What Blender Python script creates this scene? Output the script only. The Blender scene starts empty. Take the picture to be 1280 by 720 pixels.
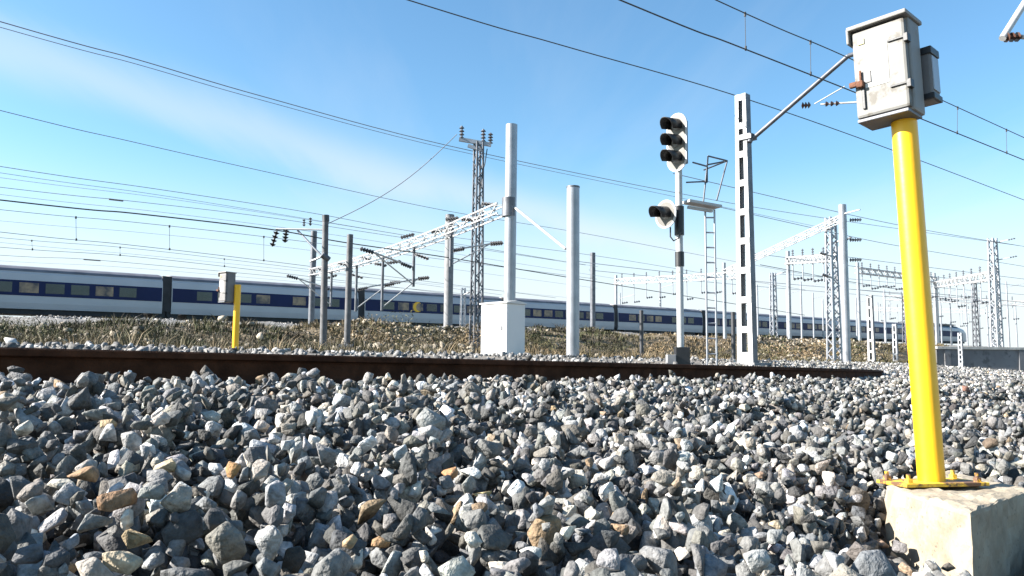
import bpy, bmesh, math, random
import numpy as np
from mathutils import Vector, Matrix

random.seed(7); rng = np.random.default_rng(7)
scene = bpy.context.scene
COL = scene.collection
R = math.radians

# ------------------------------------------------------------------ camera
F = 1005.0
TH = math.atan(95.0 / F); RO = R(0.5)
_r0 = Vector((1, 0, 0)); _u0 = Vector((0, -math.sin(TH), math.cos(TH))); FW = Vector((0, math.cos(TH), math.sin(TH)))
CR = _r0 * math.cos(RO) + _u0 * math.sin(RO)
CU = _u0 * math.cos(RO) - _r0 * math.sin(RO)
cam_d = bpy.data.cameras.new('camera'); cam = bpy.data.objects.new('camera', cam_d); COL.objects.link(cam)
cam_d.sensor_width = 36; cam_d.lens = 36 * F / 1280; cam_d.clip_end = 8000; cam_d.clip_start = 0.05
m = Matrix.Identity(4)
for i in range(3):
    m[i][0] = CR[i]; m[i][1] = CU[i]; m[i][2] = -FW[i]
cam.matrix_world = m
scene.camera = cam

def ray(px, py): return FW + CR * ((px - 640) / F) + CU * ((360 - py) / F)
def at(px, py, Y):
    d = ray(px, py); return d * (Y / d.y)
def plane(px, py, h):
    d = ray(px, py); return d * (h / d.z)

# ------------------------------------------------------------------ tagging
def thing(name, label, cat, loc=(0, 0, 0), rotz=0, group=None):
    o = bpy.data.objects.new(name, None); COL.objects.link(o)
    o.empty_display_size = 0.2
    o.location = loc; o.rotation_euler = (0, 0, rotz)
    o['label'] = label; o['category'] = cat
    if group: o['group'] = group
    return o
def tag(o, label, cat, group=None):
    o['label'] = label; o['category'] = cat
    if group: o['group'] = group
    return o

class MB:
    def __init__(s, off=(0, 0, 0)):
        s.v = []; s.f = []; s.sm = []; s.off = Vector(off)
    def add(s, vs, fs, smooth=False):
        b = len(s.v)
        s.v += [tuple(Vector(q) - s.off) for q in vs]
        s.f += [tuple(b + i for i in q) for q in fs]
        s.sm += [smooth] * len(fs)
    def frame(s, d):
        d = Vector(d).normalized()
        a = Vector((0, 0, 1)) if abs(d.z) < .95 else Vector((0, 1, 0))
        x = d.cross(a).normalized(); y = x.cross(d).normalized()
        return x, y
    def cyl(s, p0, p1, r0, r1=None, n=8, caps=True, smooth=True):
        p0 = Vector(p0); p1 = Vector(p1); r1 = r0 if r1 is None else r1
        x, y = s.frame(p1 - p0)
        vs = []
        for p, r in ((p0, r0), (p1, r1)):
            for k in range(n):
                a = 2 * math.pi * k / n
                vs.append(p + x * (r * math.cos(a)) + y * (r * math.sin(a)))
        s.add(vs, [(k, (k + 1) % n, n + (k + 1) % n, n + k) for k in range(n)], smooth)
        if caps:
            s.add(vs[:n][::-1], [tuple(range(n))]); s.add(vs[n:], [tuple(range(n))])
    def path(s, pts, r, n=6):
        pts = [Vector(p) for p in pts]
        rings = []
        for i, p in enumerate(pts):
            d = pts[min(i + 1, len(pts) - 1)] - pts[max(i - 1, 0)]
            x, y = s.frame(d)
            rings.append([p + x * (r * math.cos(2 * math.pi * k / n)) + y * (r * math.sin(2 * math.pi * k / n)) for k in range(n)])
        vs = [q for g in rings for q in g]; fs = []
        for i in range(len(rings) - 1):
            for k in range(n):
                fs.append((i * n + k, i * n + (k + 1) % n, (i + 1) * n + (k + 1) % n, (i + 1) * n + k))
        s.add(vs, fs, True)
    def bar(s, p0, p1, w, h, x=None, w1=None, h1=None):
        # rectangular bar from p0 to p1; x = direction of width
        p0 = Vector(p0); p1 = Vector(p1); d = (p1 - p0).normalized()
        if x is None: xx, yy = s.frame(d)
        else:
            xx = Vector(x); xx = (xx - d * xx.dot(d)).normalized(); yy = d.cross(xx)
        w1 = w if w1 is None else w1; h1 = h if h1 is None else h1
        vs = []
        for p, a, b in ((p0, w, h), (p1, w1, h1)):
            for sx, sy in ((-1, -1), (1, -1), (1, 1), (-1, 1)):
                vs.append(p + xx * (sx * a / 2) + yy * (sy * b / 2))
        s.add(vs, [(0, 3, 2, 1), (4, 5, 6, 7), (0, 1, 5, 4), (1, 2, 6, 5), (2, 3, 7, 6), (3, 0, 4, 7)])
    def box(s, c, size):
        c = Vector(c); a, b, h = [q / 2 for q in size]
        vs = [c + Vector((sx * a, sy * b, sz * h)) for sz in (-1, 1) for sx, sy in ((-1, -1), (1, -1), (1, 1), (-1, 1))]
        s.add(vs, [(0, 3, 2, 1), (4, 5, 6, 7), (0, 1, 5, 4), (1, 2, 6, 5), (2, 3, 7, 6), (3, 0, 4, 7)])
    def prism(s, poly, d):
        # poly: 3-D points (planar), extruded by vector d
        n = len(poly); d = Vector(d)
        vs = [Vector(p) for p in poly] + [Vector(p) + d for p in poly]
        s.add(vs, [tuple(range(n))[::-1], tuple(range(n, 2 * n))] + [(k, (k + 1) % n, n + (k + 1) % n, n + k) for k in range(n)])
    def insul(s, p0, p1, r=.06, n=5):
        p0 = Vector(p0); p1 = Vector(p1); d = p1 - p0
        s.cyl(p0, p1, r * .35, n=6)
        for k in range(n):
            a = p0 + d * ((k + .3) / n); b = p0 + d * ((k + .75) / n)
            s.cyl(a, b, r, r * .55, n=8)
    def build(s, name, mat, parent=None, bevel=0):
        me = bpy.data.meshes.new(name)
        me.from_pydata(s.v, [], s.f)
        me.polygons.foreach_set('use_smooth', s.sm)
        bm = bmesh.new(); bm.from_mesh(me)
        bmesh.ops.recalc_face_normals(bm, faces=bm.faces)
        if bevel:
            es = [e for e in bm.edges if len(e.link_faces) == 2 and e.calc_face_angle(0) > .6]
            bmesh.ops.bevel(bm, geom=es, offset=bevel, segments=2, affect='EDGES', profile=.6)
        bm.to_mesh(me); bm.free()
        o = bpy.data.objects.new(name, me); COL.objects.link(o)
        me.materials.append(mat)
        if parent: o.parent = parent
        return o

# ------------------------------------------------------------------ materials
def nt(name):
    mt = bpy.data.materials.new(name); mt.use_nodes = True
    n = mt.node_tree.nodes; l = mt.node_tree.links
    return mt, n, l, n['Principled BSDF']
def mat(name, c, rough=.6, metal=0., var=.25, scale=6., bump=.1, c2=None, spots=None, coat=0, obj=True):
    mt, n, l, b = nt(name)
    b.inputs['Roughness'].default_value = rough; b.inputs['Metallic'].default_value = metal
    tc = n.new('ShaderNodeTexCoord'); src = tc.outputs['Object']
    nz = n.new('ShaderNodeTexNoise'); nz.inputs['Scale'].default_value = scale; nz.inputs['Detail'].default_value = 6
    l.new(src, nz.inputs['Vector'])
    rp = n.new('ShaderNodeValToRGB'); l.new(nz.outputs['Fac'], rp.inputs['Fac'])
    lo = [q * (1 - var) for q in c]; hi = [min(1, q * (1 + var)) for q in c]
    if c2: lo = list(c2)
    rp.color_ramp.elements[0].position = .35; rp.color_ramp.elements[1].position = .65
    rp.color_ramp.elements[0].color = (*lo, 1); rp.color_ramp.elements[1].color = (*hi, 1)
    out = rp.outputs['Color']
    if spots:
        col, sc, th = spots
        n2 = n.new('ShaderNodeTexNoise'); n2.inputs['Scale'].default_value = sc; n2.inputs['Detail'].default_value = 8; n2.inputs['Roughness'].default_value = .65
        l.new(src, n2.inputs['Vector'])
        r2 = n.new('ShaderNodeValToRGB'); r2.color_ramp.elements[0].position = th; r2.color_ramp.elements[1].position = th + .08
        l.new(n2.outputs['Fac'], r2.inputs['Fac'])
        mx = n.new('ShaderNodeMix'); mx.data_type = 'RGBA'
        l.new(r2.outputs['Color'], mx.inputs['Factor']); l.new(out, mx.inputs['A']); mx.inputs['B'].default_value = (*col, 1)
        out = mx.outputs['Result']
    l.new(out, b.inputs['Base Color'])
    if bump:
        n3 = n.new('ShaderNodeTexNoise'); n3.inputs['Scale'].default_value = scale * 6; n3.inputs['Detail'].default_value = 5
        l.new(src, n3.inputs['Vector'])
        bp = n.new('ShaderNodeBump'); bp.inputs['Strength'].default_value = bump; bp.inputs['Distance'].default_value = .02
        l.new(n3.outputs['Fac'], bp.inputs['Height']); l.new(bp.outputs['Normal'], b.inputs['Normal'])
    return mt

M = {}
M['galv'] = mat('galvanised_steel', (.3, .31, .335), .42, .5, .12, 3, .03)
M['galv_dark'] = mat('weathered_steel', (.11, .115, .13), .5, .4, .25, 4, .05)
M['concrete_pole'] = mat('pole_concrete', (.2, .2, .205), .8, 0, .15, 5, .1)
M['pole_grey'] = mat('dark_grey_pole', (.1, .1, .105), .7, .1, .25, 5, .1)
M['white_steel'] = mat('white_painted_steel', (.4, .4, .4), .45, .0, .06, 4, .03, spots=((.24, .2, .16), 9, .6))
M['dark_steel'] = mat('dark_steel', (.05, .05, .055), .5, .3, .2, 5, .05)
M['black'] = mat('black_paint', (.014, .014, .016), .45, 0, .2, 8, .03)
M['brown_insulator'] = mat('brown_glazed_insulator', (.07, .035, .025), .25, 0, .2, 9, .0)
M['pale_insulator'] = mat('pale_insulator', (.5, .5, .5), .3, 0, .1, 9, .0)
M['wire'] = mat('weathered_copper_wire', (.05, .052, .055), .8, .0, .1, 2, 0)
M['wire_pale'] = mat('grey_aluminium_wire', (.2, .2, .21), .8, .0, .1, 2, 0)
M['rust_rail'] = mat('rusty_rail_steel', (.052, .021, .011), .95, .0, .35, 9, .3, spots=((.045, .02, .011), 14, .62))
M['yellow'] = mat('yellow_paint', (.85, .44, .007), .38, 0, .05, 5, .03, spots=((.55, .3, .03), 26, .7))
M['yellow_worn'] = mat('worn_yellow_plate', (.75, .45, .03), .6, 0, .2, 12, .15, spots=((.12, .06, .03), 14, .47))
M['box'] = mat('grey_polyester', (.19, .183, .172), .55, 0, .07, 7, .05, spots=((.16, .145, .125), 16, .6))
M['box_door'] = mat('bleached_grey_door', (.155, .15, .14), .6, 0, .1, 5, .05, spots=((.085, .075, .06), 14, .54))
M['box_side'] = mat('grey_box_side', (.15, .142, .14), .6, 0, .1, 9, .08)
M['sticker'] = mat('yellow_sticker', (.55, .5, .15), .5, 0, .25, 60, 0)
M['rust'] = mat('rust', (.13, .055, .03), .85, .2, .4, 60, .3)
M['lens'] = mat('signal_lens', (.22, .22, .22), .08, 0, .1, 3, 0)
M['cream'] = mat('cream_paint', (.1, .092, .08), .5, 0, .15, 6, .03)
M['notice'] = mat('bleached_notice', (.6, .595, .57), .6, 0, .15, 25, 0)
M['cabinet'] = mat('white_cabinet_paint', (.6, .595, .59), .5, 0, .02, 3, .02, spots=((.66, .64, .6), 5, .66))
M['roofm'] = mat('pale_roof_sheet', (.55, .53, .51), .6, 0, .1, 5, .05)
M['train_white'] = mat('train_white', (.42, .415, .43), .35, 0, .04, .6, .0)
M['train_blue'] = mat('train_blue', (.004, .012, .062), .55, 0, .15, .5, 0)
M['train_roof'] = mat('train_roof', (.13, .13, .15), .6, 0, .2, 1, 0)
M['train_dark'] = mat('train_underframe', (.02, .02, .022), .7, 0, .3, 2, .1)
M['glass'] = mat('train_window_glass', (.02, .021, .03), .12, 0, .3, 1, 0)
M['glass_warm'] = mat('train_window_warm_reflection', (.24, .16, .095), .35, 0, .4, 1.7, 0, c2=(.05, .04, .05))  # tan tones paint warm reflections into the window colour
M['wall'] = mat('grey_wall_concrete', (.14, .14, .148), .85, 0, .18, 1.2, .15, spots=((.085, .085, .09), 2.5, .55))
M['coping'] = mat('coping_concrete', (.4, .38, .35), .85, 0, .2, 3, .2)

def concrete_mat():
    mt, n, l, b = nt('rough_cast_concrete')
    b.inputs['Roughness'].default_value = .9
    tc = n.new('ShaderNodeTexCoord')
    a = n.new('ShaderNodeTexNoise'); a.inputs['Scale'].default_value = 9; a.inputs['Detail'].default_value = 9; a.inputs['Roughness'].default_value = .7
    l.new(tc.outputs['Object'], a.inputs['Vector'])
    rp = n.new('ShaderNodeValToRGB'); e = rp.color_ramp.elements
    e[0].position = .3; e[0].color = (.19, .15, .105, 1); e[1].position = .62; e[1].color = (.34, .293, .222, 1)
    l.new(a.outputs['Fac'], rp.inputs['Fac'])
    v = n.new('ShaderNodeTexVoronoi'); v.inputs['Scale'].default_value = 42; l.new(tc.outputs['Object'], v.inputs['Vector'])
    vr = n.new('ShaderNodeValToRGB'); ve = vr.color_ramp.elements; ve[0].position = .10; ve[0].color = (.5, .5, .5, 1); ve[1].position = .2; ve[1].color = (1, 1, 1, 1)
    l.new(v.outputs['Distance'], vr.inputs['Fac'])
    mx = n.new('ShaderNodeMix'); mx.data_type = 'RGBA'; mx.blend_type = 'MULTIPLY'; mx.inputs['Factor'].default_value = .5
    l.new(rp.outputs['Color'], mx.inputs['A']); l.new(vr.outputs['Color'], mx.inputs['B'])
    l.new(mx.outputs['Result'], b.inputs['Base Color'])
    bp = n.new('ShaderNodeBump'); bp.inputs['Strength'].default_value = .7; bp.inputs['Distance'].default_value = .012
    ad = n.new('ShaderNodeMath'); ad.operation = 'ADD'; l.new(a.outputs['Fac'], ad.inputs[0])
    ml = n.new('ShaderNodeMath'); ml.operation = 'MULTIPLY'; ml.inputs[1].default_value = .35; l.new(vr.outputs['Color'], ml.inputs[0]); l.new(ml.outputs[0], ad.inputs[1])
    l.new(ad.outputs[0], bp.inputs['Height']); l.new(bp.outputs['Normal'], b.inputs['Normal'])
    return mt
M['concrete'] = concrete_mat()

def stone_mat():
    # each stone carries its own rock colour (attribute), mottled by procedural noise
    mt, n, l, b = nt('crushed_stone')
    b.inputs['Roughness'].default_value = .8
    at_ = n.new('ShaderNodeAttribute'); at_.attribute_name = 'rock'
    tc = n.new('ShaderNodeTexCoord')
    a = n.new('ShaderNodeTexNoise'); a.inputs['Scale'].default_value = 55; a.inputs['Detail'].default_value = 7; a.inputs['Roughness'].default_value = .65
    l.new(tc.outputs['Object'], a.inputs['Vector'])
    mr = n.new('ShaderNodeMapRange'); mr.inputs['From Min'].default_value = .3; mr.inputs['From Max'].default_value = .7
    mr.inputs['To Min'].default_value = .5; mr.inputs['To Max'].default_value = 1.5
    l.new(a.outputs['Fac'], mr.inputs['Value'])
    mx = n.new('ShaderNodeVectorMath'); mx.operation = 'SCALE'
    l.new(at_.outputs['Color'], mx.inputs[0]); l.new(mr.outputs[0], mx.inputs['Scale'])
    l.new(mx.outputs[0], b.inputs['Base Color'])
    a2 = n.new('ShaderNodeTexNoise'); a2.inputs['Scale'].default_value = 85; a2.inputs['Detail'].default_value = 4
    l.new(tc.outputs['Object'], a2.inputs['Vector'])
    bp = n.new('ShaderNodeBump'); bp.inputs['Strength'].default_value = .85; bp.inputs['Distance'].default_value = .010
    l.new(a2.outputs['Fac'], bp.inputs['Height']); l.new(bp.outputs['Normal'], b.inputs['Normal'])
    return mt
M['stone'] = stone_mat()

def veg_mat():
    mt, n, l, b = nt('dry_grass')
    b.inputs['Roughness'].default_value = .8
    at_ = n.new('ShaderNodeAttribute'); at_.attribute_name = 'rock'
    l.new(at_.outputs['Color'], b.inputs['Base Color'])
    return mt
M['veg'] = veg_mat()

def ground_mat():
    mt, n, l, b = nt('ground_soil_and_ballast')
    b.inputs['Roughness'].default_value = .95
    at_ = n.new('ShaderNodeAttribute'); at_.attribute_name = 'zone'
    tc = n.new('ShaderNodeTexCoord')
    v = n.new('ShaderNodeTexVoronoi'); v.inputs['Scale'].default_value = 9; l.new(tc.outputs['Object'], v.inputs['Vector'])
    rp = n.new('ShaderNodeValToRGB'); e = rp.color_ramp.elements
    e[0].position = 0; e[0].color = (.05, .05, .052, 1); e[1].position = 1; e[1].color = (.26, .25, .24, 1)
    l.new(v.outputs['Color'], rp.inputs['Fac'])
    a = n.new('ShaderNodeTexNoise'); a.inputs['Scale'].default_value = .9; a.inputs['Detail'].default_value = 8; l.new(tc.outputs['Object'], a.inputs['Vector'])
    r2 = n.new('ShaderNodeValToRGB'); e = r2.color_ramp.elements
    e[0].position = .35; e[0].color = (.06, .045, .025, 1); e[1].position = .65; e[1].color = (.2, .15, .09, 1)
    l.new(a.outputs['Fac'], r2.inputs['Fac'])
    mx = n.new('ShaderNodeMix'); mx.data_type = 'RGBA'
    l.new(at_.outputs['Fac'], mx.inputs['Factor']); l.new(rp.outputs['Color'], mx.inputs['A']); l.new(r2.outputs['Color'], mx.inputs['B'])
    l.new(mx.outputs['Result'], b.inputs['Base Color'])
    bp = n.new('ShaderNodeBump'); bp.inputs['Strength'].default_value = .6; bp.inputs['Distance'].default_value = .08
    l.new(v.outputs['Distance'], bp.inputs['Height']); l.new(bp.outputs['Normal'], b.inputs['Normal'])
    return mt
M['ground'] = ground_mat()

M['rust_rail'].node_tree.nodes['Principled BSDF'].inputs['Specular IOR Level'].default_value = .15
M['train_blue'].node_tree.nodes['Principled BSDF'].inputs['Specular IOR Level'].default_value = .25
# ------------------------------------------------------------------ terrain
RD = Vector((math.sin(R(43.8)), math.cos(R(43.8)), 0))      # direction of the near track
RN = Vector((RD.y, -RD.x, 0))                                # towards the camera side
P0 = at(0, 434, 3.6)
RAIL_Z0 = P0.z                                               # rail head at the left edge
_q = ray(1000, 460); _t = (_q.x / _q.y * P0.y - P0.x) / (RD.x - _q.x / _q.y * RD.y)
RAIL_Z1 = at(1000, 459, P0.y + RD.y * _t).z; RAIL_SL = (RAIL_Z1 - RAIL_Z0) / _t
TD = Vector((.765, .644, 0)); TN = Vector((.644, -.765, 0))
T0 = at(0, 394, 53.)
_q = ray(1130, 428); _t = (_q.x / _q.y * T0.y - T0.x) / (TD.x - _q.x / _q.y * TD.y)
T1 = at(1130, 428, T0.y + TD.y * _t); TSL = (T1.z - T0.z) / _t
def Tp(t): return T0 + TD * t + Vector((0, 0, TSL * t))
BN = plane(1213, 641, -.40)
CREST_C = RAIL_Z0 - .115

def H(X, Y):
    X = np.asarray(X, float); Y = np.asarray(Y, float)
    a = (X - P0.x) * RN.x + (Y - P0.y) * RN.y
    s = (X - P0.x) * RD.x + (Y - P0.y) * RD.y
    sc = np.clip(s, -6, 14)
    zc = CREST_C + RAIL_SL * sc - .0015 * np.clip(sc, 0, 14)
    near = zc - .125 * np.maximum(a - .45, 0) - .02 * np.clip(a - 3.2, 0, 3) - .06 * np.exp(-((a - .2) / .65) ** 2)
    near = np.maximum(near, -1.1)
    near = near - .27 * np.exp(-(((X - BN.x - .04) / .42) ** 2 + ((Y - BN.y + .02) / .46) ** 2))
    mid = np.interp(-a, [1.9, 4., 6., 13, 16], [0, .1, .17, .2, .3]) + zc * np.interp(-a, [1.9, 6], [1, .2])
    crest = np.interp(s, [-40, 5, 22, 57, 110, 200], [.55, .88, 1.5, 1.9, 2.5, 2.9])
    b = (X - T0.x) * TN.x + (Y - T0.y) * TN.y
    t = (X - T0.x) * TD.x + (Y - T0.y) * TD.y
    zt = T0.z - .4 + TSL * np.clip(t, -60, 220)
    bb = np.maximum(b - 2.6, 0)
    aa = np.maximum(-a - 22, 0)
    fr = aa / np.maximum(aa + bb, .01)
    up = crest * (1 - fr) + zt * fr
    bank = np.interp(-a, [16, 22], [0, 1]); bank = bank * bank * (3 - 2 * bank)
    far = mid * (1 - bank) + up * bank
    # right-hand low ground behind the retaining wall
    z = np.where(a > -1.9, near, far)
    bump = .1 * np.sin(X * .9 + 1.3 * np.sin(Y * .5)) * np.sin(Y * .7 + X * .21) + .05 * np.sin(X * 2.3 + 2) * np.sin(Y * 1.9)
    z = z + bump * np.clip((-a - 8) / 6, 0, 1) * np.clip((bb) / 4, 0, 1) * 1.9
    return z
def h1(x, y): return float(H([x], [y])[0])

def axis(vals):
    return np.array(vals)
gx = np.concatenate([-np.geomspace(2500, 45, 18), np.arange(-44, -6, 1.0), np.arange(-6, 8, .4), np.arange(8, 90, 1.2), np.geomspace(91, 2600, 18)])
gy = np.concatenate([-np.geomspace(600, 6, 10), np.arange(-5, 10, .4), np.arange(10, 70, .8), np.arange(70, 170, 2.5), np.geomspace(172, 4000, 18)])
XX, YY = np.meshgrid(gx, gy)
ZZ = H(XX, YY)
_a = (XX - P0.x) * RN.x + (YY - P0.y) * RN.y
_b = (XX - T0.x) * TN.x + (YY - T0.y) * TN.y
ballz = (_a > -3.5) & (_a < 8)
ZZ = ZZ - np.where((_a > -2.5) & (_a < 5), .14, 0)
zone = np.where(_a < -11, 1., np.where(_a < -4, .45, .0))
zone = np.where((_a < -21.5) & (_b > -4), .12, zone); zone = np.where(_b < -6, .9, zone); zone = np.where(_a > 5.5, .6, zone)
nx, ny = len(gx), len(gy)
me = bpy.data.meshes.new('ground')
me.from_pydata(np.stack([XX, YY, ZZ], -1).reshape(-1, 3).tolist(), [],
               [(j * nx + i, j * nx + i + 1, (j + 1) * nx + i + 1, (j + 1) * nx + i) for j in range(ny - 1) for i in range(nx - 1)])
me.polygons.foreach_set('use_smooth', [True] * len(me.polygons))
atr = me.attributes.new('zone', 'FLOAT', 'POINT'); atr.data.foreach_set('value', zone.reshape(-1).astype(np.float32))
ground = bpy.data.objects.new('ground', me); COL.objects.link(ground); me.materials.append(M['ground']); ground['kind'] = 'structure'

# ------------------------------------------------------------------ stones
def proto(npts, bev, seed):
    rr = random.Random(seed)
    ax = (1., rr.uniform(.62, .95), rr.uniform(.42, .75))
    bm = bmesh.new()
    for k in range(npts):
        v = Vector((rr.gauss(0, 1), rr.gauss(0, 1), rr.gauss(0, 1))).normalized()
        # pull towards a rough box so that faces come out broad and edges sharp
        mmax = max(abs(q) for q in v); v = v * (1 - .55) + (v / mmax) * .55 * .8
        v *= rr.uniform(.82, 1.05)
        bm.verts.new((v.x * ax[0], v.y * ax[1], v.z * ax[2]))
    res = bmesh.ops.convex_hull(bm, input=bm.verts)
    bmesh.ops.delete(bm, geom=list({g for g in res['geom_interior'] + res['geom_unused'] if isinstance(g, bmesh.types.BMVert)}), context='VERTS')
    bmesh.ops.dissolve_limit(bm, angle_limit=R(14), verts=bm.verts, edges=bm.edges)
    if bev:
        bmesh.ops.bevel(bm, geom=list(bm.edges), offset=.05, segments=1, affect='EDGES', profile=.5, clamp_overlap=True)
    bmesh.ops.triangulate(bm, faces=bm.faces)
    bm.verts.ensure_lookup_table()
    V = np.array([v.co[:] for v in bm.verts]); T = np.array([[v.index for v in f.verts] for f in bm.faces])
    bm.free()
    return V, T
FINE = [proto(13, True, 100 + k) for k in range(36)]
LOW = [proto(10, False, 300 + k) for k in range(24)]
TINY = [proto(7, False, 500 + k) for k in range(12)]

def rot_mats(n):
    q = rng.normal(size=(n, 4)); q /= np.linalg.norm(q, axis=1)[:, None]
    w, x, y, z = q.T
    return np.stack([np.stack([1 - 2 * (y * y + z * z), 2 * (x * y - z * w), 2 * (x * z + y * w)], -1),
                     np.stack([2 * (x * y + z * w), 1 - 2 * (x * x + z * z), 2 * (y * z - x * w)], -1),
                     np.stack([2 * (x * z - y * w), 2 * (y * z + x * w), 1 - 2 * (x * x + y * y)], -1)], 1)
def stones_mesh(name, pos, size, col, protos, mt=None, rots=None):
    n = len(pos)
    pid = rng.integers(0, len(protos), n); rm = rot_mats(n) if rots is None else rots
    vs, fs, cs, base = [], [], [], 0
    for k, (V, T) in enumerate(protos):
        idx = np.nonzero(pid == k)[0]
        if not len(idx): continue
        w = np.einsum('nij,vj->nvi', rm[idx], V) * size[idx][:, None, None] + pos[idx][:, None, :]
        vs.append(w.reshape(-1, 3))
        f = T[None] + (np.arange(len(idx)) * len(V))[:, None, None] + base
        fs.append(f.reshape(-1, 3)); cs.append(np.repeat(col[idx], len(V), 0)); base += len(idx) * len(V)
    return mesh_np(name, np.concatenate(vs), np.concatenate(fs), np.concatenate(cs), mt or M['stone'])
def mesh_np(name, V, T, C, mt):
    me = bpy.data.meshes.new(name)
    me.vertices.add(len(V)); me.vertices.foreach_set('co', V.astype(np.float32).ravel())
    me.loops.add(len(T) * 3); me.loops.foreach_set('vertex_index', T.astype(np.int32).ravel())
    me.polygons.add(len(T)); me.polygons.foreach_set('loop_start', np.arange(0, len(T) * 3, 3, dtype=np.int32))
    me.polygons.foreach_set('loop_total', np.full(len(T), 3, dtype=np.int32))
    a = me.attributes.new('rock', 'FLOAT_COLOR', 'POINT')
    a.data.foreach_set('color', np.concatenate([C, np.ones((len(C), 1))], 1).astype(np.float32).ravel())
    me.update(calc_edges=True); me.validate()
    o = bpy.data.objects.new(name, me); COL.objects.link(o); me.materials.append(mt)
    return o
def rock_cols(n):
    g = np.clip(rng.lognormal(math.log(.13), .7, n), .026, .58)
    c = np.stack([g * 1.02, g, g * .965], 1)
    tan = rng.random(n) < .012; c[tan] = np.array([.2, .15, .1]) * rng.uniform(.5, 1.4, (int(tan.sum()), 1))
    c *= 1 + rng.normal(0, .02, (n, 3))
    blue = rng.random(n) < .15; c[blue] *= np.array([.92, .97, 1.05])
    warm = rng.random(n) < .3; c[warm] *= np.array([1.08, 1.0, .88])
    return c

# ochre and other single stones that stand out in the photograph (pixel, half-size in metres, colour, label)
SINGLE = [
 ((562, 591), .036, (.5, .27, .12), 'big orange-ochre stone in the middle of the ballast bank, straight below the white cabinet'),
 ((694, 511), .03, (.5, .36, .2), 'yellowish tan stone high on the ballast bank, right of the white cabinet, under the rail'),
 ((202, 582), .034, (.56, .46, .3), 'pale buff wedge-shaped stone in the left ballast, left of the small bright orange stone'),
 ((103, 594), .034, (.4, .24, .12), 'brown-orange elongated stone near the left edge of the ballast'),
 ((146, 623), .034, (.4, .23, .12), 'flat reddish tan stone low in the left ballast under the brown-orange elongated one'),
 ((134, 531), .026, (.5, .36, .2), 'small tan stone high in the left ballast bank'),
 ((292, 588), .026, (.5, .27, .1), 'small bright orange stone straight below the far yellow post'),
 ((173, 673), .032, (.45, .33, .18), 'ochre stone near the bottom edge at the left, above the pale cream stone'),
 ((152, 705), .034, (.6, .5, .35), 'pale cream stone at the bottom left edge of the picture'),
 ((602, 617), .028, (.58, .45, .22), 'yellow-cream stone just right of and below the big orange-ochre stone'),
 ((476, 678), .022, (.45, .27, .13), 'small rust-brown stone near the bottom, left of the picture centre'),
 ((777, 661), .03, (.44, .29, .17), 'flat tan-brown stone low in the ballast between the white cabinet and the concrete block'),
 ((970, 659), .034, (.58, .47, .32), 'large buff stone near the bottom, left of the concrete block'),
 ((951, 592), .026, (.38, .25, .17), 'flat brown stone in the right ballast straight below the tall lattice mast'),
 ((1133, 712), .03, (.46, .33, .22), 'tan stone at the bottom edge, at the foot of the concrete block'),
 ((1100, 680), .028, (.36, .25, .18), 'dull brown stone touching the shadow left of the concrete block'),
 ((1207, 486), .05, (.35, .18, .13), 'reddish stone on the far ballast just right of the near yellow post'),
]

# concrete block footprint (top corners)
BZ = -.40
B_near = plane(1213, 641, BZ); B_left = plane(1105, 606, BZ); B_right = plane(1290, 612, BZ)
B_back = B_left + (B_right - B_near)
def in_block(x, y, mg=.0):
    p = [B_near, B_right, B_back, B_left]
    for k in range(4):
        a, b = p[k], p[(k + 1) % 4]
        e = Vector((b.x - a.x, b.y - a.y)); nrm = Vector((e.y, -e.x)).normalized()
        if (x - a.x) * nrm.x + (y - a.y) * nrm.y > mg: return False
    return True

def deposit():
    # drop the stones one by one on a height grid so they pile on each other
    GS = .02; gx0, gy0 = -6., .3; NXg, NYg = int(26 / GS), int(24 / GS)
    xs = gx0 + np.arange(NXg) * GS; ys = gy0 + np.arange(NYg) * GS
    G = np.empty((NYg, NXg), np.float32)
    for j in range(0, NYg, 200):
        xx, yy = np.meshgrid(xs, ys[j:j + 200]); G[j:j + 200] = H(xx, yy) - .155
    cand = []
    for lay, dens in enumerate((480, 500, 420)):
        n = int(26 * 24 * dens)
        x = rng.uniform(gx0 + .1, gx0 + 25.9, n); y = rng.uniform(gy0 + .1, gy0 + 23.9, n)
        a = (x - P0.x) * RN.x + (y - P0.y) * RN.y; s = (x - P0.x) * RD.x + (y - P0.y) * RD.y
        keep = (a > -2.2) & (a < 4.2) & (s > -4) & (s < 17)
        z = H(x, y)
        # in view (with a margin), by projecting
        dep = x * FW.x + y * FW.y + z * FW.z
        u = 640 + F * (x * CR.x + y * CR.y + z * CR.z) / np.maximum(dep, .05); v = 360 - F * (x * CU.x + y * CU.y + z * CU.z) / np.maximum(dep, .05)
        keep &= (dep > .35) & (u > -420) & (u < 1700) & (v < 1000)
        if lay < 1: keep &= ~((a < .2) & (a > -.2))
        else: keep &= ~((a < .13) & (a > -.13)) & ~((a < -1.2))
        if lay == 2: keep &= y < 9
        i = np.nonzero(keep)[0]
        cand.append(np.stack([x[i], y[i]], 1))
    P, S = [], []
    for lay, c in enumerate(cand):
        sz = np.clip(rng.lognormal(math.log(.029), .28, len(c)), .014, .056)
        if lay == 2: sz *= .95
        for (x, y), r in zip(c, sz):
            if x > .8 and y < 3.6 and in_block(x, y, r * .75): continue
            i = int((x - gx0) / GS); j = int((y - gy0) / GS); k = max(1, int(r * .8 / GS))
            sub = G[j - k:j + k + 1, i - k:i + k + 1]
            base = float(sub.mean()) * .75 + float(sub.max()) * .25
            P.append((x, y, base + r * .42)); S.append(r)
            top = base + r * .95
            np.maximum(sub, top - r * .25, out=sub)
            sub[k, k] = max(sub[k, k], top)
    return np.array(P), np.array(S), (G, gx0, gy0, GS)
PS, SS, GRID = deposit()
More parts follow.
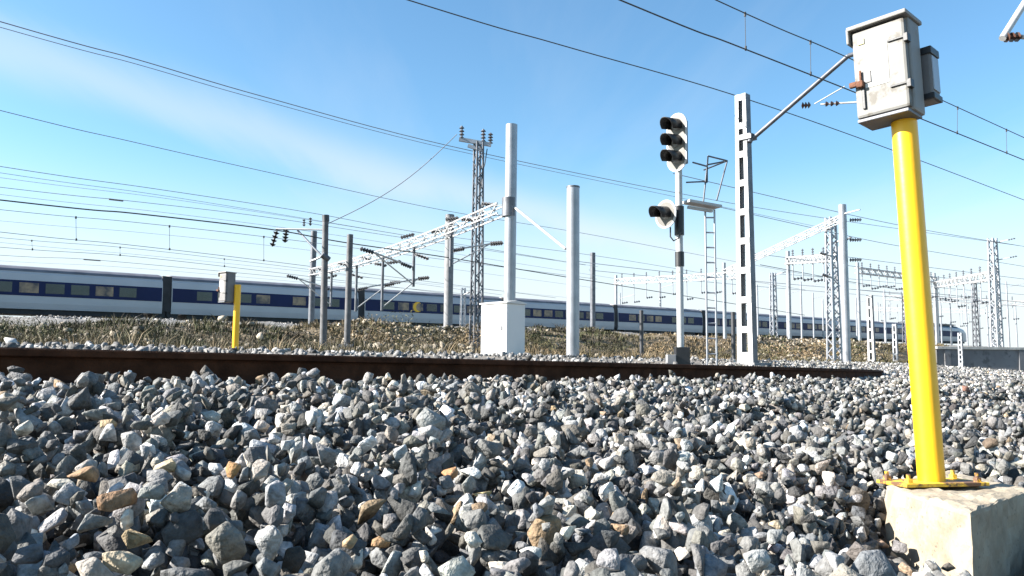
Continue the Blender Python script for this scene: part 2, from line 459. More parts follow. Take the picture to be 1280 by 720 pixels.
def grid_z(x, y, k=1):
    G, a, b, g = GRID; i = int((x - a) / g); j = int((y - b) / g)
    return float(G[j - k:j + k + 1, i - k:i + k + 1].mean())
CS = rock_cols(len(PS))
# place the single stones, clearing what is on the same spot
drop = np.zeros(len(PS), bool); singles = []
for (px, py), r, c, lab in SINGLE:
    d = ray(px, py); Y = 1.
    for it in range(4000):
        p = d * (Y / d.y)
        if grid_z(p.x, p.y) + r * .1 >= p.z: break
        Y += .005
    drop |= (np.hypot(PS[:, 0] - p.x, PS[:, 1] - p.y) < r * 1.1) & (PS[:, 2] > p.z - r)
    singles.append((p.copy(), r, c, lab))
PS, SS, CS = PS[~drop], SS[~drop], CS[~drop]
nearm = PS[:, 1] < 4.6
# one ballast object: fine stones near, simpler ones farther
def join(objs, name):
    base = objs[0]
    bm = bmesh.new()
    return base
def stones_multi(name, groups, mt):
    vs, fs, cs, base = [], [], [], 0
    for pos, size, col, protos in groups:
        n = len(pos); pid = rng.integers(0, len(protos), n); rm = rot_mats(n)
        # stones settle on their flatter side more often than not
        for k, (V, T) in enumerate(protos):
            idx = np.nonzero(pid == k)[0]
            if not len(idx): continue
            w = np.einsum('nij,vj->nvi', rm[idx], V) * size[idx][:, None, None] + pos[idx][:, None, :]
            vs.append(w.reshape(-1, 3)); f = T[None] + (np.arange(len(idx)) * len(V))[:, None, None] + base
            fs.append(f.reshape(-1, 3)); cs.append(np.repeat(col[idx], len(V), 0)); base += len(idx) * len(V)
    return mesh_np(name, np.concatenate(vs), np.concatenate(fs), np.concatenate(cs), mt)
bal = stones_multi('ballast', [(PS[nearm], SS[nearm] * 1.12, CS[nearm], FINE), (PS[~nearm], SS[~nearm] * 1.12, CS[~nearm], LOW)], M['stone'])
bal['kind'] = 'stuff'; bal['label'] = 'bank of grey crushed stone ballast in front of the rusty rail'; bal['category'] = 'ballast'
print('stones', len(PS))
for k, (p, r, c, lab) in enumerate(singles):
    V, T = FINE[k % len(FINE)]
    rm = np.array(Matrix.Rotation(random.uniform(0, 6), 3, 'Z') @ Matrix.Rotation(random.uniform(-.4, .4), 3, 'X'))
    W = (V @ rm.T) * r * 1.15
    o = mesh_np('ballast_stone', W, T, np.tile(np.array(c) * .55, (len(W), 1)), M['stone'])
    o.location = (p.x, p.y, p.z); tag(o, lab, 'stone', 'coloured stones in the ballast')

# ballast and rubble beyond the track, along the train's embankment and on the verge
def scatter(name, n, fn, size, protos, cols, label, cat, sink=.2):
    x, y = fn(n); z = H(x, y)
    sz = np.clip(rng.lognormal(math.log(size), .4, len(x)), size * .4, size * 2.4)
    o = stones_mesh(name, np.stack([x, y, z + sz * sink], 1), sz, cols(len(x)), protos)
    o['kind'] = 'stuff'; o['label'] = label; o['category'] = cat
    return o
def view_pts(n, alo, ahi, pxlo=-60, pxhi=1340, ymax=160):
    # points between two distances beyond the near rail, spread evenly over the picture's width
    px = rng.uniform(pxlo, pxhi, n); a = rng.uniform(alo, ahi, n)
    r = (px - 640) / F * 1.0
    # (r*Y - P0x)*RNx + (Y - P0y)*RNy = a
    Y = (a + P0.x * RN.x + P0.y * RN.y) / (r * RN.x + RN.y)
    ok = (Y > 3) & (Y < ymax)
    return r[ok] * Y[ok], Y[ok]
def pale_cols(n):
    g = np.clip(rng.lognormal(math.log(.13), .6, n), .04, .4); return np.stack([g * 1.03, g, g * .97], 1)
def tan_cols(n):
    g = np.clip(rng.normal(.19, .08, n), .06, .4); return np.stack([g * 1.12, g * .95, g * .72], 1)
scatter('verge_gravel', 2600, lambda n: view_pts(n, -9, -3.6), .045, LOW, pale_cols, 'pale loose stones scattered beyond the rail around the feet of the posts', 'gravel')
def right_pts(n):
    px = rng.uniform(880, 1400, n); u = rng.random(n); y = 8.5 + 22 * u; return (px - 640) / F * y, y
def grey_cols(n): return rock_cols(n) * 1.1
scatter('far_ballast', 12000, right_pts, .036, LOW, grey_cols, 'grey stone ballast running on past the near yellow post to the retaining wall', 'ballast', .1)
def emb(n):
    px = rng.uniform(-40, 1180, n); b = rng.uniform(1.7, 13, n); r = (px - 640) / F
    Y = (b + T0.x * TN.x + T0.y * TN.y) / (r * TN.x + TN.y)
    ok = (Y > 30) & (Y < 200)
    x, y = r[ok] * Y[ok], Y[ok]
    a = (x - P0.x) * RN.x + (y - P0.y) * RN.y
    k = a < -22.5
    return x[k], y[k]
scatter('embankment_ballast', 26000, emb, .1, TINY, pale_cols, 'pale crushed stone ballast along the embankment under the train', 'ballast')
def rub(n):
    x1, y1 = view_pts(n // 2, -23, -14, 940, 1100, 120); x2, y2 = view_pts(n // 4, -23, -13, 440, 600, 90); x3, y3 = view_pts(n // 4, -23, -13, 0, 1150, 90)
    return np.concatenate([x1, x2, x3]), np.concatenate([y1, y2, y3])
scatter('rubble', 3600, rub, .10, LOW, tan_cols, 'tan broken rock lying in the dry scrub of the bank', 'rubble', .35)

# ------------------------------------------------------------------ dry scrub
def scrub():
    xs, ys = [], []
    for lo, hi, n in ((-22.6, -13, 5200), (-14, -9.5, 700), (-11, -7, 450)):
        x, y = view_pts(n, lo, hi, -80, 1180, 150); xs.append(x); ys.append(y)
    x = np.concatenate(xs); y = np.concatenate(ys); z = H(x, y)
    n = len(x); NB = 22
    patch = np.sin(x * .33 + 2 * np.sin(y * .11)) + np.sin(y * .27 + x * .12) + rng.normal(0, .5, n)
    dist = np.clip(y / 26, .6, 3)
    hgt = np.clip(rng.lognormal(math.log(.095), .65, n), .02, .4)
    rad = rng.uniform(.12, .4, n) * np.sqrt(dist)
    olive = np.array([.08, .066, .03]); straw = np.array([.15, .11, .06]); dark = np.array([.04, .032, .018]); green = np.array([.055, .058, .018])
    pick = np.where(patch[:, None] > .55, straw, np.where(patch[:, None] > -.8, olive, np.where(rng.random(n)[:, None] > .5, dark, green)))
    X = np.repeat(x, NB); Yv = np.repeat(y, NB); Z = np.repeat(z, NB); Hh = np.repeat(hgt, NB) * rng.uniform(.4, 1.1, n * NB)
    rr = np.repeat(rad, NB) * np.sqrt(rng.random(n * NB)); an = rng.uniform(0, 2 * math.pi, n * NB)
    bx = X + rr * np.cos(an); by = Yv + rr * np.sin(an)
    la = an + rng.normal(0, .8, n * NB); ln = Hh * rng.uniform(.2, 1.3, n * NB)
    w = rng.uniform(.006, .016, n * NB) * np.repeat(dist, NB); wa = rng.uniform(0, math.pi, n * NB)
    dx, dy = np.cos(wa) * w, np.sin(wa) * w
    p0 = np.stack([bx - dx, by - dy, Z - .05], 1); p1 = np.stack([bx + dx, by + dy, Z - .05], 1)
    mx_, my_ = bx + np.cos(la) * ln * .4, by + np.sin(la) * ln * .4
    p2 = np.stack([mx_ + dx * .9, my_ + dy * .9, Z + Hh * .6], 1); p3 = np.stack([mx_ - dx * .9, my_ - dy * .9, Z + Hh * .6], 1)
    p4 = np.stack([bx + np.cos(la) * ln, by + np.sin(la) * ln, Z + Hh], 1)
    V = np.stack([p0, p1, p2, p3, p4], 1).reshape(-1, 3)
    k = np.arange(n * NB)[:, None, None] * 5
    T = (np.array([[0, 1, 2], [0, 2, 3], [3, 2, 4]])[None] + k).reshape(-1, 3)
    c = np.repeat(pick, NB, 0) * rng.uniform(.6, 1.4, (n * NB, 1))
    C = np.repeat(c, 5, 0)
    o = mesh_np('dry_scrub', V, T, C, M['veg']); o['kind'] = 'stuff'; o['label'] = 'dry brown and olive scrub covering the bank below the train'; o['category'] = 'scrub'
scrub()
def shrub(px, Y, w_, h_, c):
    p = at(px, 440, Y); b = Vector((p.x, p.y, h1(p.x, p.y)))
    t = thing('dry_bush', 'low dry bush growing on the scrubby bank below the train', 'bush', b, 0, 'dry bushes on the bank')
    nb = 900
    cl = rng.normal(size=(14, 3)) * np.array([w_ * .3, w_ * .3, h_ * .2]) + np.array([0, 0, h_ * .5])
    q = cl[rng.integers(0, 14, nb)] + rng.normal(size=(nb, 3)) * np.array([w_ * .13, w_ * .13, h_ * .15]); q[:, 2] = np.abs(q[:, 2])
    u = rng.normal(size=(nb, 3)); u /= np.linalg.norm(u, axis=1)[:, None]; v = rng.normal(size=(nb, 3)); v /= np.linalg.norm(v, axis=1)[:, None]
    sz = rng.uniform(.025, .06, nb)[:, None] * (Y / 26)
    V = np.stack([q - u * sz, q + u * sz * .3 + v * sz * .6, q + u * sz], 1).reshape(-1, 3)
    C = np.repeat(np.array(c)[None] * rng.uniform(.55, 1.5, (nb, 1)), 3, 0)
    o = mesh_np('foliage', V, np.arange(nb * 3).reshape(-1, 3), C, M['veg']); o.parent = t
    for k in range(5):
        mb = MB(); mb.cyl((0, 0, -.05), tuple(cl[k]), .02, .006, n=5); mb.build('stem', M['twig'], t)
M['twig'] = mat('dry_twig', (.12, .085, .055), .9, 0, .3, 9, .1)
OLV, TAN_, DRK = (.075, .07, .025), (.2, .14, .075), (.045, .04, .02)
for a_ in ((25, 17.5, 1.2, .5, OLV), (75, 19, 1.5, .55, OLV), (150, 20, 1.1, .4, TAN_), (215, 20, 1.4, .5, DRK), (345, 23, 1.5, .5, DRK), (455, 27, 2.2, .9, TAN_), (505, 29, 2.0, .9, OLV), (545, 28, 1.6, .8, DRK), (582, 29, 1.5, 1., TAN_),
           (680, 32, 1.8, .8, OLV), (750, 34, 2., .8, DRK), (828, 37, 2.2, 1., TAN_), (940, 44, 2.4, .9, OLV), (985, 46, 3., 1.3, TAN_), (1020, 46, 3.2, 1.3, TAN_), (1068, 50, 2.6, 1.2, OLV)): shrub(*a_)

# ------------------------------------------------------------------ near track
def rail_path(off):
    pts = []; L0 = 6.; RAD = 29.
    for t in np.arange(-9, L0 + .01, .5): pts.append(P0 + RD * t - RN * off + Vector((0, 0, RAIL_SL * t)))
    C0 = P0 + RD * L0 - RN * RAD
    for k in range(1, 40):
        ang = k * .02
        v = RN * math.cos(ang) + RD * math.sin(ang)
        p = C0 + v * (RAD - off); p.z = P0.z + RAIL_SL * (L0 + RAD * ang); pts.append(p)
    return pts
RAILP = [(-.075, -.172), (.075, -.172), (.075, -.160), (.02, -.145), (.009, -.125), (.009, -.055), (.014, -.045), (.036, -.036), (.036, -.008), (.026, 0), (-.026, 0), (-.036, -.008), (-.036, -.036), (-.014, -.045), (-.009, -.055), (-.009, -.125), (-.02, -.145), (-.075, -.160)]
track = thing('railway_track', 'rusty dark brown railway track running across behind the ballast bank', 'railway track', P0 + RD * 0)
for off in (0, 1.74):
    pts = rail_path(off); mb = MB(P0); n = len(RAILP); vs = []; fs = []
    for i, p in enumerate(pts):
        d = (pts[min(i + 1, len(pts) - 1)] - pts[max(0, i - 1)]); d.z = 0; d.normalize(); sd = Vector((d.y, -d.x, 0))
        vs += [p + sd * q[0] + Vector((0, 0, q[1])) for q in RAILP]
    for i in range(len(pts) - 1):
        fs += [(i * n + k, i * n + (k + 1) % n, (i + 1) * n + (k + 1) % n, (i + 1) * n + k) for k in range(n)]
    fs += [tuple(range(n)), tuple(range((len(pts) - 1) * n, len(pts) * n))]
    mb.add(vs, fs); mb.build('rail', M['rust_rail'], track)

# ------------------------------------------------------------------ concrete block and near yellow post
mb = MB(B_near); dn = Vector((0, 0, -.75))
tops = [B_near, B_right, B_back, B_left]; cen = sum(tops, Vector()) / 4
mb.prism(tops, dn)
blk = mb.build('concrete_block', M['concrete'], bevel=.012); blk.location = B_near
bm = bmesh.new(); bm.from_mesh(blk.data)
bmesh.ops.triangulate(bm, faces=bm.faces)
bmesh.ops.subdivide_edges(bm, edges=[e for e in bm.edges if e.calc_length() > .08], cuts=5, use_grid_fill=True)
bmesh.ops.subdivide_edges(bm, edges=[e for e in bm.edges if e.calc_length() > .06], cuts=2, use_grid_fill=True)
from mathutils import noise as mnoise
bm.normal_update()
for v in bm.verts:
    q = v.co
    v.co += v.normal * (.013 * mnoise.noise(q * 8) + .009 * mnoise.noise(q * 27))
bm.to_mesh(blk.data); bm.free()
for p_ in blk.data.polygons: p_.use_smooth = False
tag(blk, 'rough pale concrete foundation block under the near yellow post', 'concrete block')

def yellow_post(loc, label, lean, H_, boxz, rbox, with_meter=True, base=True, boxoff=(0, 0), w=.215, hgt=.315, dpt=.10, dark=False):
    t = thing('cabinet_post', label, 'post box', loc, 0, 'yellow posts carrying a grey connection box')
    t.rotation_euler = lean
    rp = .0435
    mb = MB(); mb.cyl((0, 0, .0), (0, 0, H_), rp, n=28); mb.build('post', M['yellow'], t)
    if base:
        mb = MB()
        c, s_ = math.cos(R(8)), math.sin(R(8))
        def q(x, y, z): return Vector((x * c + y * s_ * -1, x * s_ + y * c, z))
        mb.prism([q(-.15, -.085, .004), q(.15, -.085, .004), q(.15, .085, .004), q(-.15, .085, .004)], (0, 0, .012))
        bpx = mb.build('base_plate', M['yellow_worn'], t, bevel=.002)
        for sx in (-1, 1):
            for sy in (-1, 1):
                mb = MB(); mb.cyl(q(sx * .125, sy * .06, .016), q(sx * .125, sy * .06, .030), .014, n=6, smooth=False)
                mb.cyl(q(sx * .125, sy * .06, .016), q(sx * .125, sy * .06, .045), .007, n=8)
                mb.build('bolt', M['yellow_worn'], bpx)
    # cabinet frame: X = width, Y- = front normal
    rm = Matrix.Rotation(rbox, 3, 'Z')
    def L(x, y, z): return rm @ Vector((x + boxoff[0], y + boxoff[1], z)) + Vector((0, 0, boxz))
    def LB(mb, c, s):
        x, y, z = c; a, b, h = s[0] / 2, s[1] / 2, s[2] / 2
        vs = [L(x + sx * a, y + sy * b, z + sz * h) for sz in (-1, 1) for sx, sy in ((-1, -1), (1, -1), (1, 1), (-1, 1))]
        mb.add(vs, [(0, 3, 2, 1), (4, 5, 6, 7), (0, 1, 5, 4), (1, 2, 6, 5), (2, 3, 7, 6), (3, 0, 4, 7)])
    mb = MB(); LB(mb, (0, 0, 0), (w, dpt, hgt)); cab = mb.build('cabinet', M['box_side'] if dark else M['box'], t, bevel=.012)
    mb = MB(); LB(mb, (0, -dpt / 2 - .011, -.002), (w - .012, .026, hgt - .02)); door = mb.build('door', M['box_side'] if dark else M['box_door'], cab, bevel=.010)
    mb = MB(); LB(mb, (0, -.014, hgt / 2 + .004), (w + .014, dpt + .05, .016)); LB(mb, (-w / 2 - .004, -.018, hgt / 2 - .024), (.010, dpt + .04, .06)); mb.build('lid', M['box'], cab, bevel=.005)
    mb = MB(); LB(mb, (0, -.02, -hgt / 2 - .004), (w - .02, dpt + .02, .012)); mb.build('drip_edge', M['galv_dark'], cab, bevel=.003)
    f = -dpt / 2 - .024
    for zz in (.085, -.085):
        mb = MB(); LB(mb, (w / 2 - .034, f - .003, zz + .004), (.065, .006, .008)); LB(mb, (w / 2 - .003, f + .008, zz), (.016, .03, .03)); mb.build('hinge', M['black'], cab, bevel=.002)
    # bleached rectangle left by a notice
    mb = MB(); LB(mb, (-.012, f - .001, .015), (.085, .002, .15)); mb.build('notice', M['notice'], door)
    mb = MB(); LB(mb, (-w / 2 + .04, f - .002, hgt / 2 - .055), (.022, .003, .02)); mb.build('sticker', M['sticker'], door)
    # latch plate, keeper, padlock and handle slot
    mb = MB(); LB(mb, (-.055, f - .003, -.02), (.048, .006, .045)); mb.build('latch_plate', M['box_side'], door, bevel=.002)
    mb = MB(); LB(mb, (-.068, f - .012, -.045), (.024, .022, .024)); LB(mb, (-.092, f - .012, -.04), (.03, .016, .02)); LB(mb, (-.066, f - .012, -.022), (.008, .008, .06)); mb.build('padlock', M['rust'], door, bevel=.004)
    mb = MB(); LB(mb, (-.062, f - .003, -.095), (.011, .008, .085)); mb.build('handle', M['black'], door, bevel=.002)
    if with_meter:
        mb = MB(); LB(mb, (w / 2 - .035, dpt / 2 + .055, -.01), (.115, .075, .2)); mbx = mb.build('side_box', M['box_side'], t, bevel=.008)
        mb = MB(); LB(mb, (w / 2 + .024, dpt / 2 + .055, -.01), (.006, .06, .13)); mb.build('side_panel', M['galv'], mbx, bevel=.002)
        mb = MB(); LB(mb, (w / 2 - .033, dpt / 2 + .054, .075), (.123, .083, .028)); mb.build('end_cap', M['black'], mbx, bevel=.003); mb = MB(); LB(mb, (w / 2 - .033, dpt / 2 + .054, -.098), (.123, .083, .022)); mb.build('end_cap', M['black'], mbx, bevel=.003)
        mb = MB(); mb.cyl(L(0, dpt / 2 + .0, -.1), L(0, dpt / 2 + .04, -.1), .02); mb.build('bracket', M['galv_dark'], t)
    return t
yb = plane(1165, 607, BZ)
yt = at(1131, 165, yb.y + .06)
dv = (yt - yb); lean = Vector((0, 0, 1)).rotation_difference(dv).to_euler()
np_ = yellow_post(yb + Vector((0, 0, .0)), 'tall leaning yellow post with a weathered grey connection box, on the concrete block', lean, dv.length + .08, dv.length + .222, R(-47), boxoff=(-.030, -.03), w=.2, hgt=.35, dpt=.105)
yl = at(294, 437, 11.); yl.z = h1(yl.x, yl.y)
tl = at(294, 356, 11.)
yellow_post(yl, 'small far yellow post with a grey box, beyond the rail before the train', (0, 0, 0), tl.z - yl.z, tl.z - yl.z - .04, R(-35), with_meter=False, base=False, boxoff=(-.11, -.08), w=.16, hgt=.4, dpt=.13, dark=True)

# ------------------------------------------------------------------ white trackside cabinet
def cabinet():
    Y = 17.; rot = R(43.8 - 90)            # face turned towards the track's near-left
    e = at(633, 447, Y); gz = h1(e.x, e.y) - .02
    top = at(633, 379, Y).z; hh = top - gz
    L_ = RD.copy(); Nn = -RN                # right face runs along RD, left face runs along -RN
    wl = .78; wr = .57
    base = e.copy(); base.z = gz
    t = thing('equipment_cabinet', 'plain white trackside equipment cabinet with a pitched roof, behind the rail', 'cabinet', base)
    def q(u, v, z): return base + L_ * u + Nn * v + Vector((0, 0, z))
    mb = MB(base)
    a, b = q(0, 0, 0), q(wr, 0, 0); c, d = q(wr, wl, 0), q(0, wl, 0)
    mb.prism([a, b, c, d], (0, 0, hh)); mb.build('body', M['cabinet'], t, bevel=.01)
    mb = MB(base); o = .03   # low gable roof
    z0 = hh + .002
    tri = [q(-o, -o, z0), q(wr + o, -o, z0), q(wr + o, -o, z0 + .03), q(wr / 2, -o, z0 + .075), q(-o, -o, z0 + .03)]
    mb.prism(tri, Nn * (wl + 2 * o)); mb.build('roof', M['roofm'], t, bevel=.005)
    mb = MB(base)
    for (u0, u1) in ((.05, wl - .05),):
        mb.prism([q(-.012, u0, .08), q(-.012, u1, .08), q(-.012, u1, hh - .06), q(-.012, u0, hh - .06)], L_ * .011)
    dr = mb.build('door', M['cabinet'], t, bevel=.003)
    mb = MB(base); mb.prism([q(-.03, .12, hh * .5), q(-.03, .14, hh * .5), q(-.03, .14, hh * .5 + .1), q(-.03, .12, hh * .5 + .1)], L_ * .017); mb.build('handle', M['galv_dark'], dr)
    mb = MB(base); mb.prism([q(-.05, -.05, -.2), q(wr + .05, -.05, -.2), q(wr + .05, wl + .05, -.2), q(-.05, wl + .05, -.2)], (0, 0, .24)); mb.build('plinth', M['concrete_pole'], t)
cabinet()

# ------------------------------------------------------------------ posts
def ground_pt(px, py, Y):
    p = at(px, py, Y); return Vector((p.x, p.y, h1(p.x, p.y)))
def tube_post(px, ytop, Y, rad, label, name='steel_post', mt='galv', cat='post', group='posts beside the tracks', cap=True):
    b = ground_pt(px, 440, Y); top = at(px, ytop, Y)
    t = thing(name, label, cat, b, 0, group)
    mb = MB(); hh = top.z - b.z
    mb.cyl((0, 0, -.3), (0, 0, hh), rad, n=20); mb.build('shaft', M[mt], t)
    if cap:
        mb = MB(); mb.cyl((0, 0, hh - .02), (0, 0, hh + .02), rad * 1.04, n=20); mb.build('cap', M['galv_dark'], t)
        mb = MB(); mb.box((0, 0, .02), (rad * 4.4, rad * 4.4, .1)); mb.build('footing', M['concrete_pole'], t)
    return t, b, top

tube_post(716, 234, 19., .155, 'thick bright galvanised post standing alone just right of the white cabinet')
t560, b560, p560 = tube_post(559.5, 269, 36., .2, 'medium grey concrete post under the slanting lattice beam, left of the lattice insulator mast', 'concrete_post', 'concrete_pole')
tube_post(433.5, 294, 22., .085, 'slim grey post right of the post with the black insulator arm', 'concrete_post', 'pole_grey')
tube_post(741, 316, 60., .2, 'distant dark grey post seen above the train, right of the lone thick post', 'concrete_post', 'galv_dark', cap=False)
tube_post(802, 388, 24., .06, 'short dark grey post in the scrub left of the signal', 'short_post', 'dark_steel', cap=False)
tube_post(917, 390, 22., .055, 'short dark post right beside the tall white lattice mast', 'short_post', 'dark_steel', cap=False)

def truss(mb, p0, p1, w, h, nb, r=.035):
    # box truss: four chords with zigzag lacing
    p0 = Vector(p0); p1 = Vector(p1); d = (p1 - p0).normalized(); x = d.cross(Vector((0, 0, 1))).normalized(); z = x.cross(d).normalized()
    c = [(sx * w / 2, sz * h / 2) for sx in (-1, 1) for sz in (-1, 1)]
    for sx, sz in c: mb.bar(p0 + x * sx + z * sz, p1 + x * sx + z * sz, r * 2, r * 2, x)
    for k in range(nb):
        a = p0.lerp(p1, k / nb); b = p0.lerp(p1, (k + 1) / nb); s = 1 if k % 2 else -1
        for sx in (-1, 1):
            mb.bar(a + x * sx * w / 2 - z * s * h / 2, b + x * sx * w / 2 + z * s * h / 2, r, r, x)
        for sz in (-1, 1):
            mb.bar(a - x * s * w / 2 + z * sz * h / 2, b + x * s * w / 2 + z * sz * h / 2, r, r, z)

# main gantry: near tube post (637), lattice beam receding left to a far post
b = ground_pt(636, 447, 21.); top = at(637.5, 156, 21.)
gan = thing('portal_gantry', 'gantry with tall tube post behind the white cabinet and white lattice beam slanting left', 'gantry', b, 0, 'gantries over the tracks')
mb = MB(b); mb.cyl(b - Vector((0, 0, .3)), Vector((b.x + .02, b.y, top.z)), .155, n=20); gp = mb.build('post', M['galv'], gan)
q0 = at(634, 259, 21.)
mb = MB(b); mb.cyl(q0 + Vector((.05, 0, -.25)), q0 + Vector((.05, 0, .25)), .19, n=16); mb.build('clamp', M['galv_dark'], gp)
q1 = at(391, 338, 36.)
q1.z = q0.z - .1
e0 = q0 + Vector((-.12, .1, -.02))
mb = MB(b); 
def sag(u): return e0.lerp(q1, u) - Vector((0, 0, .55 * u * (1 - u) * 1.6))
for k in range(6): truss(mb, sag(k / 6), sag((k + 1) / 6), .34, .27, 7, .018)
mb.build('beam', M['white_steel'], gan)
b2 = Vector((q1.x, q1.y, h1(q1.x, q1.y)))
mb = MB(b); mb.cyl(b2 - Vector((0, 0, .3)), Vector((b2.x, b2.y, at(391, 289, 36.).z)), .14, n=12); mb.build('post', M['galv_dark'], gan)
mb = MB(b); mb.cyl(at(643, 259, 20.9), at(707, 311, 19.15), .035, n=10); mb.build('stay', M['white_steel'], gan)
def drop_arm(px, u, dropl, side):
    p = sag(u)
    mb = MB(b); mb.cyl(p - Vector((0, 0, .1)), p - Vector((0, 0, dropl)), .05, n=8); da = mb.build('drop_post', M['galv_dark'], gan)
    a0 = p - Vector((0, 0, dropl * .55)); a1 = a0 + TD * (side * 1.5) + Vector((0, 0, .35))
    mb = MB(b); mb.cyl(a0, a1, .03, n=6); mb.cyl(p - Vector((0, 0, dropl * .95)), a1, .022, n=6); mb.build('arm', M['white_steel'], da)
    mb = MB(b); mb.insul(a1 + TD * (side * .02), a1 + TD * (side * .5) + Vector((0, 0, .08)), .08); mb.build('insulator', M['dark_steel'], da); mb = MB(b); mb.insul(a0 + TD * (side * .1), a0 + TD * (side * .5) + Vector((0, 0, .1)), .07); mb.build('insulator', M['dark_steel'], da)
for u, dl, sd in ((.18, 1.1, 1), (.34, 1.4, -1), (.5, 2.0, 1), (.66, 1.9, 1), (.84, 1.6, -1)): drop_arm(0, u, dl, sd)
for u in (.05, .12, .18, .24, .31, .38, .45, .52, .6, .68, .76, .85, .93):
    p = e0.lerp(q1, u)
    p = sag(u); sg_ = TD * random.uniform(-.5, .5); z_ = random.choice((-.42, .3, -.3, .1))
    mb = MB(b); mb.insul(p + Vector((0, 0, z_)) - TD * .2, p + Vector((0, 0, z_ + random.uniform(-.15, .2))) + TD * random.uniform(.2, .5), .07); mb.build('insulator', M['dark_steel'], gan)

# second gantry, far right, with a tube post
b = ground_pt(1058, 430, 33.); top = at(1057.5, 256, 33.)
gan2 = thing('portal_gantry', 'right-hand gantry with tall tube post and thin white beam, left of the near yellow post', 'gantry', b, 0, 'gantries over the tracks')
mb = MB(b); mb.cyl(b - Vector((0, 0, .3)), Vector((b.x, b.y, top.z)), .16, n=18); mb.build('post', M['galv'], gan2)
g0 = at(1054, 272, 33.); g1 = at(905, 345, 50.); g1.z = g0.z - .35
mb = MB(b); truss(mb, g0, g1, .24, .22, 24, .018); mb.build('beam', M['white_steel'], gan2)
mb = MB(b); b3 = Vector((g1.x, g1.y, h1(g1.x, g1.y))); mb.cyl(b3, g1 + Vector((0, 0, .6)), .12, n=10); mb.build('post', M['galv'], gan2)
mb = MB(b); ae = at(1075, 262, 32.); mb.cyl(Vector((b.x, b.y, ae.z)), ae, .03); mb.build('arm', M['white_steel'], gan2)
for zy in (275, 300, 325):
    mb = MB(b); a0 = at(1062, zy, 33.); mb.insul(a0, a0 + Vector((.45, -.1, .0)), .09); mb.build('insulator', M['galv_dark'], gan2)

# ------------------------------------------------------------------ lattice masts
def angle_lattice(mb, base, top, w0, w1, nb, rot, leg=.05, lace=.025):
    base = Vector(base); top = Vector(top); c, s = math.cos(rot), math.sin(rot)
    ux = Vector((c, s, 0)); uy = Vector((-s, c, 0))
    def cor(f, i):
        w = w0 + (w1 - w0) * f; p = base.lerp(top, f); sx, sy = ((-1, -1), (1, -1), (1, 1), (-1, 1))[i % 4]
        return p + ux * sx * w / 2 + uy * sy * w / 2
    for i in range(4): mb.bar(cor(0, i), cor(1, i), leg, leg, ux)
    for k in range(nb):
        for i in range(4):
            j = i + (k + i) % 2
            mb.bar(cor(k / nb, i + (k % 2)), cor((k + 1) / nb, i + 1 - (k % 2)), lace, lace, ux)
    return cor

# tall lattice insulator mast (594)
b = ground_pt(595, 440, 29.); tp = at(595, 178, 29.)
ms = thing('lattice_mast', 'tall grey lattice mast whose crossarm carries three dark insulators, behind the white cabinet', 'mast', b, 0, 'lattice masts')
mb = MB(b); angle_lattice(mb, b - Vector((0, 0, .2)), Vector((b.x, b.y, tp.z)), .34, .24, 22, R(30), .06, .03); mb.build('shaft', M['galv_dark'], ms)
mb = MB(b); c0 = at(574, 174, 29.); c1 = at(614, 181, 29.); mb.bar(c0, c1, .12, .14); mb.bar(at(585, 182, 29.), at(603, 188, 29.), .1, .12); ca = mb.build('crossarm', M['galv'], ms)
for px, py, ln in ((577, 174, .5), (604, 178, .5), (613, 180, .42)):
    mb = MB(b); p = at(px, py, 29.); mb.insul(p, p + Vector((0, 0, ln)), .1, 4); mb.build('insulator', M['galv_dark'], ca)
mb = MB(b)
mb.path([at(609, 186, 28.9), at(606, 205, 28.8), at(603, 215, 28.9), at(599, 250, 28.9)], .018); mb.build('cable', M['wire'], ms)

# tall white batten mast (934) with its cantilever
def batten_mast(px, pyb, pyt, Y, w0, w1, dep, nb, label, rot=-46.2, mt='white_steel', cap=True):
    b = ground_pt(px, pyb, Y); top = at(px - (2 if w0 > .3 else 0), pyt, Y); hh = top.z - b.z
    t = thing('batten_mast', label, 'mast', b, R(rot), 'white batten-plate masts')
    dxy = Vector((top.x - b.x, 0, 0))
    for sx in (-1, 1):
        mb = MB()
        # channel: web plus two flanges
        x0, x1 = sx * w0 / 2, sx * w1 / 2; th = .014 * w0 / .34 + .004; fl = w0 * .3; fl1 = w1 * .3
        mb.bar((x0 - sx * th / 2, 0, -.2), (x1 - sx * th / 2, 0, hh), th, dep - .004, (1, 0, 0)); web = mb.build('web', M['galv_dark'], t); mb = MB()  # dark web colour paints in the shade seen through the mast's slots
        for sy in (-1, 1):
            mb = MB(); mb.bar((x0 - sx * (fl / 2 + .001), sy * (dep / 2 - th / 2), -.2), (x1 - sx * (fl1 / 2 + .001), sy * (dep / 2 - th / 2), hh), fl, th, (1, 0, 0), fl1, th); mb.build('flange', M[mt], t)
    for sy in (-1, 1):
        for k in range(nb + 1):
            f = k / nb; z = .12 + (hh - .2) * f; w = w0 + (w1 - w0) * (z / hh)
            mb = MB(); mb.box((0, sy * (dep / 2 + .004), z), (w * .92, .008, w0 * .36 if k not in (0,) else w0 * .8)); mb.build('batten', M[mt], t)
    if cap:
        mb = MB(); mb.box((0, 0, -.05), (w0 * 1.9, w0 * 1.9, .2)); mb.build('footing', M['concrete_pole'], t)
    return t, b, top
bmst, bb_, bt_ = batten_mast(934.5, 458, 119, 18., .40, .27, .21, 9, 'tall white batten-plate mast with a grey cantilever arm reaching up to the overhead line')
inv = Matrix.Rotation(-R(-46.2), 3, 'Z')
def loc(p): return inv @ (Vector(p) - bb_)
mb = MB(); a0 = at(940, 174, 17.8); a1 = at(1060, 70, 16.4); ax = a1 + (a1 - a0) * .14
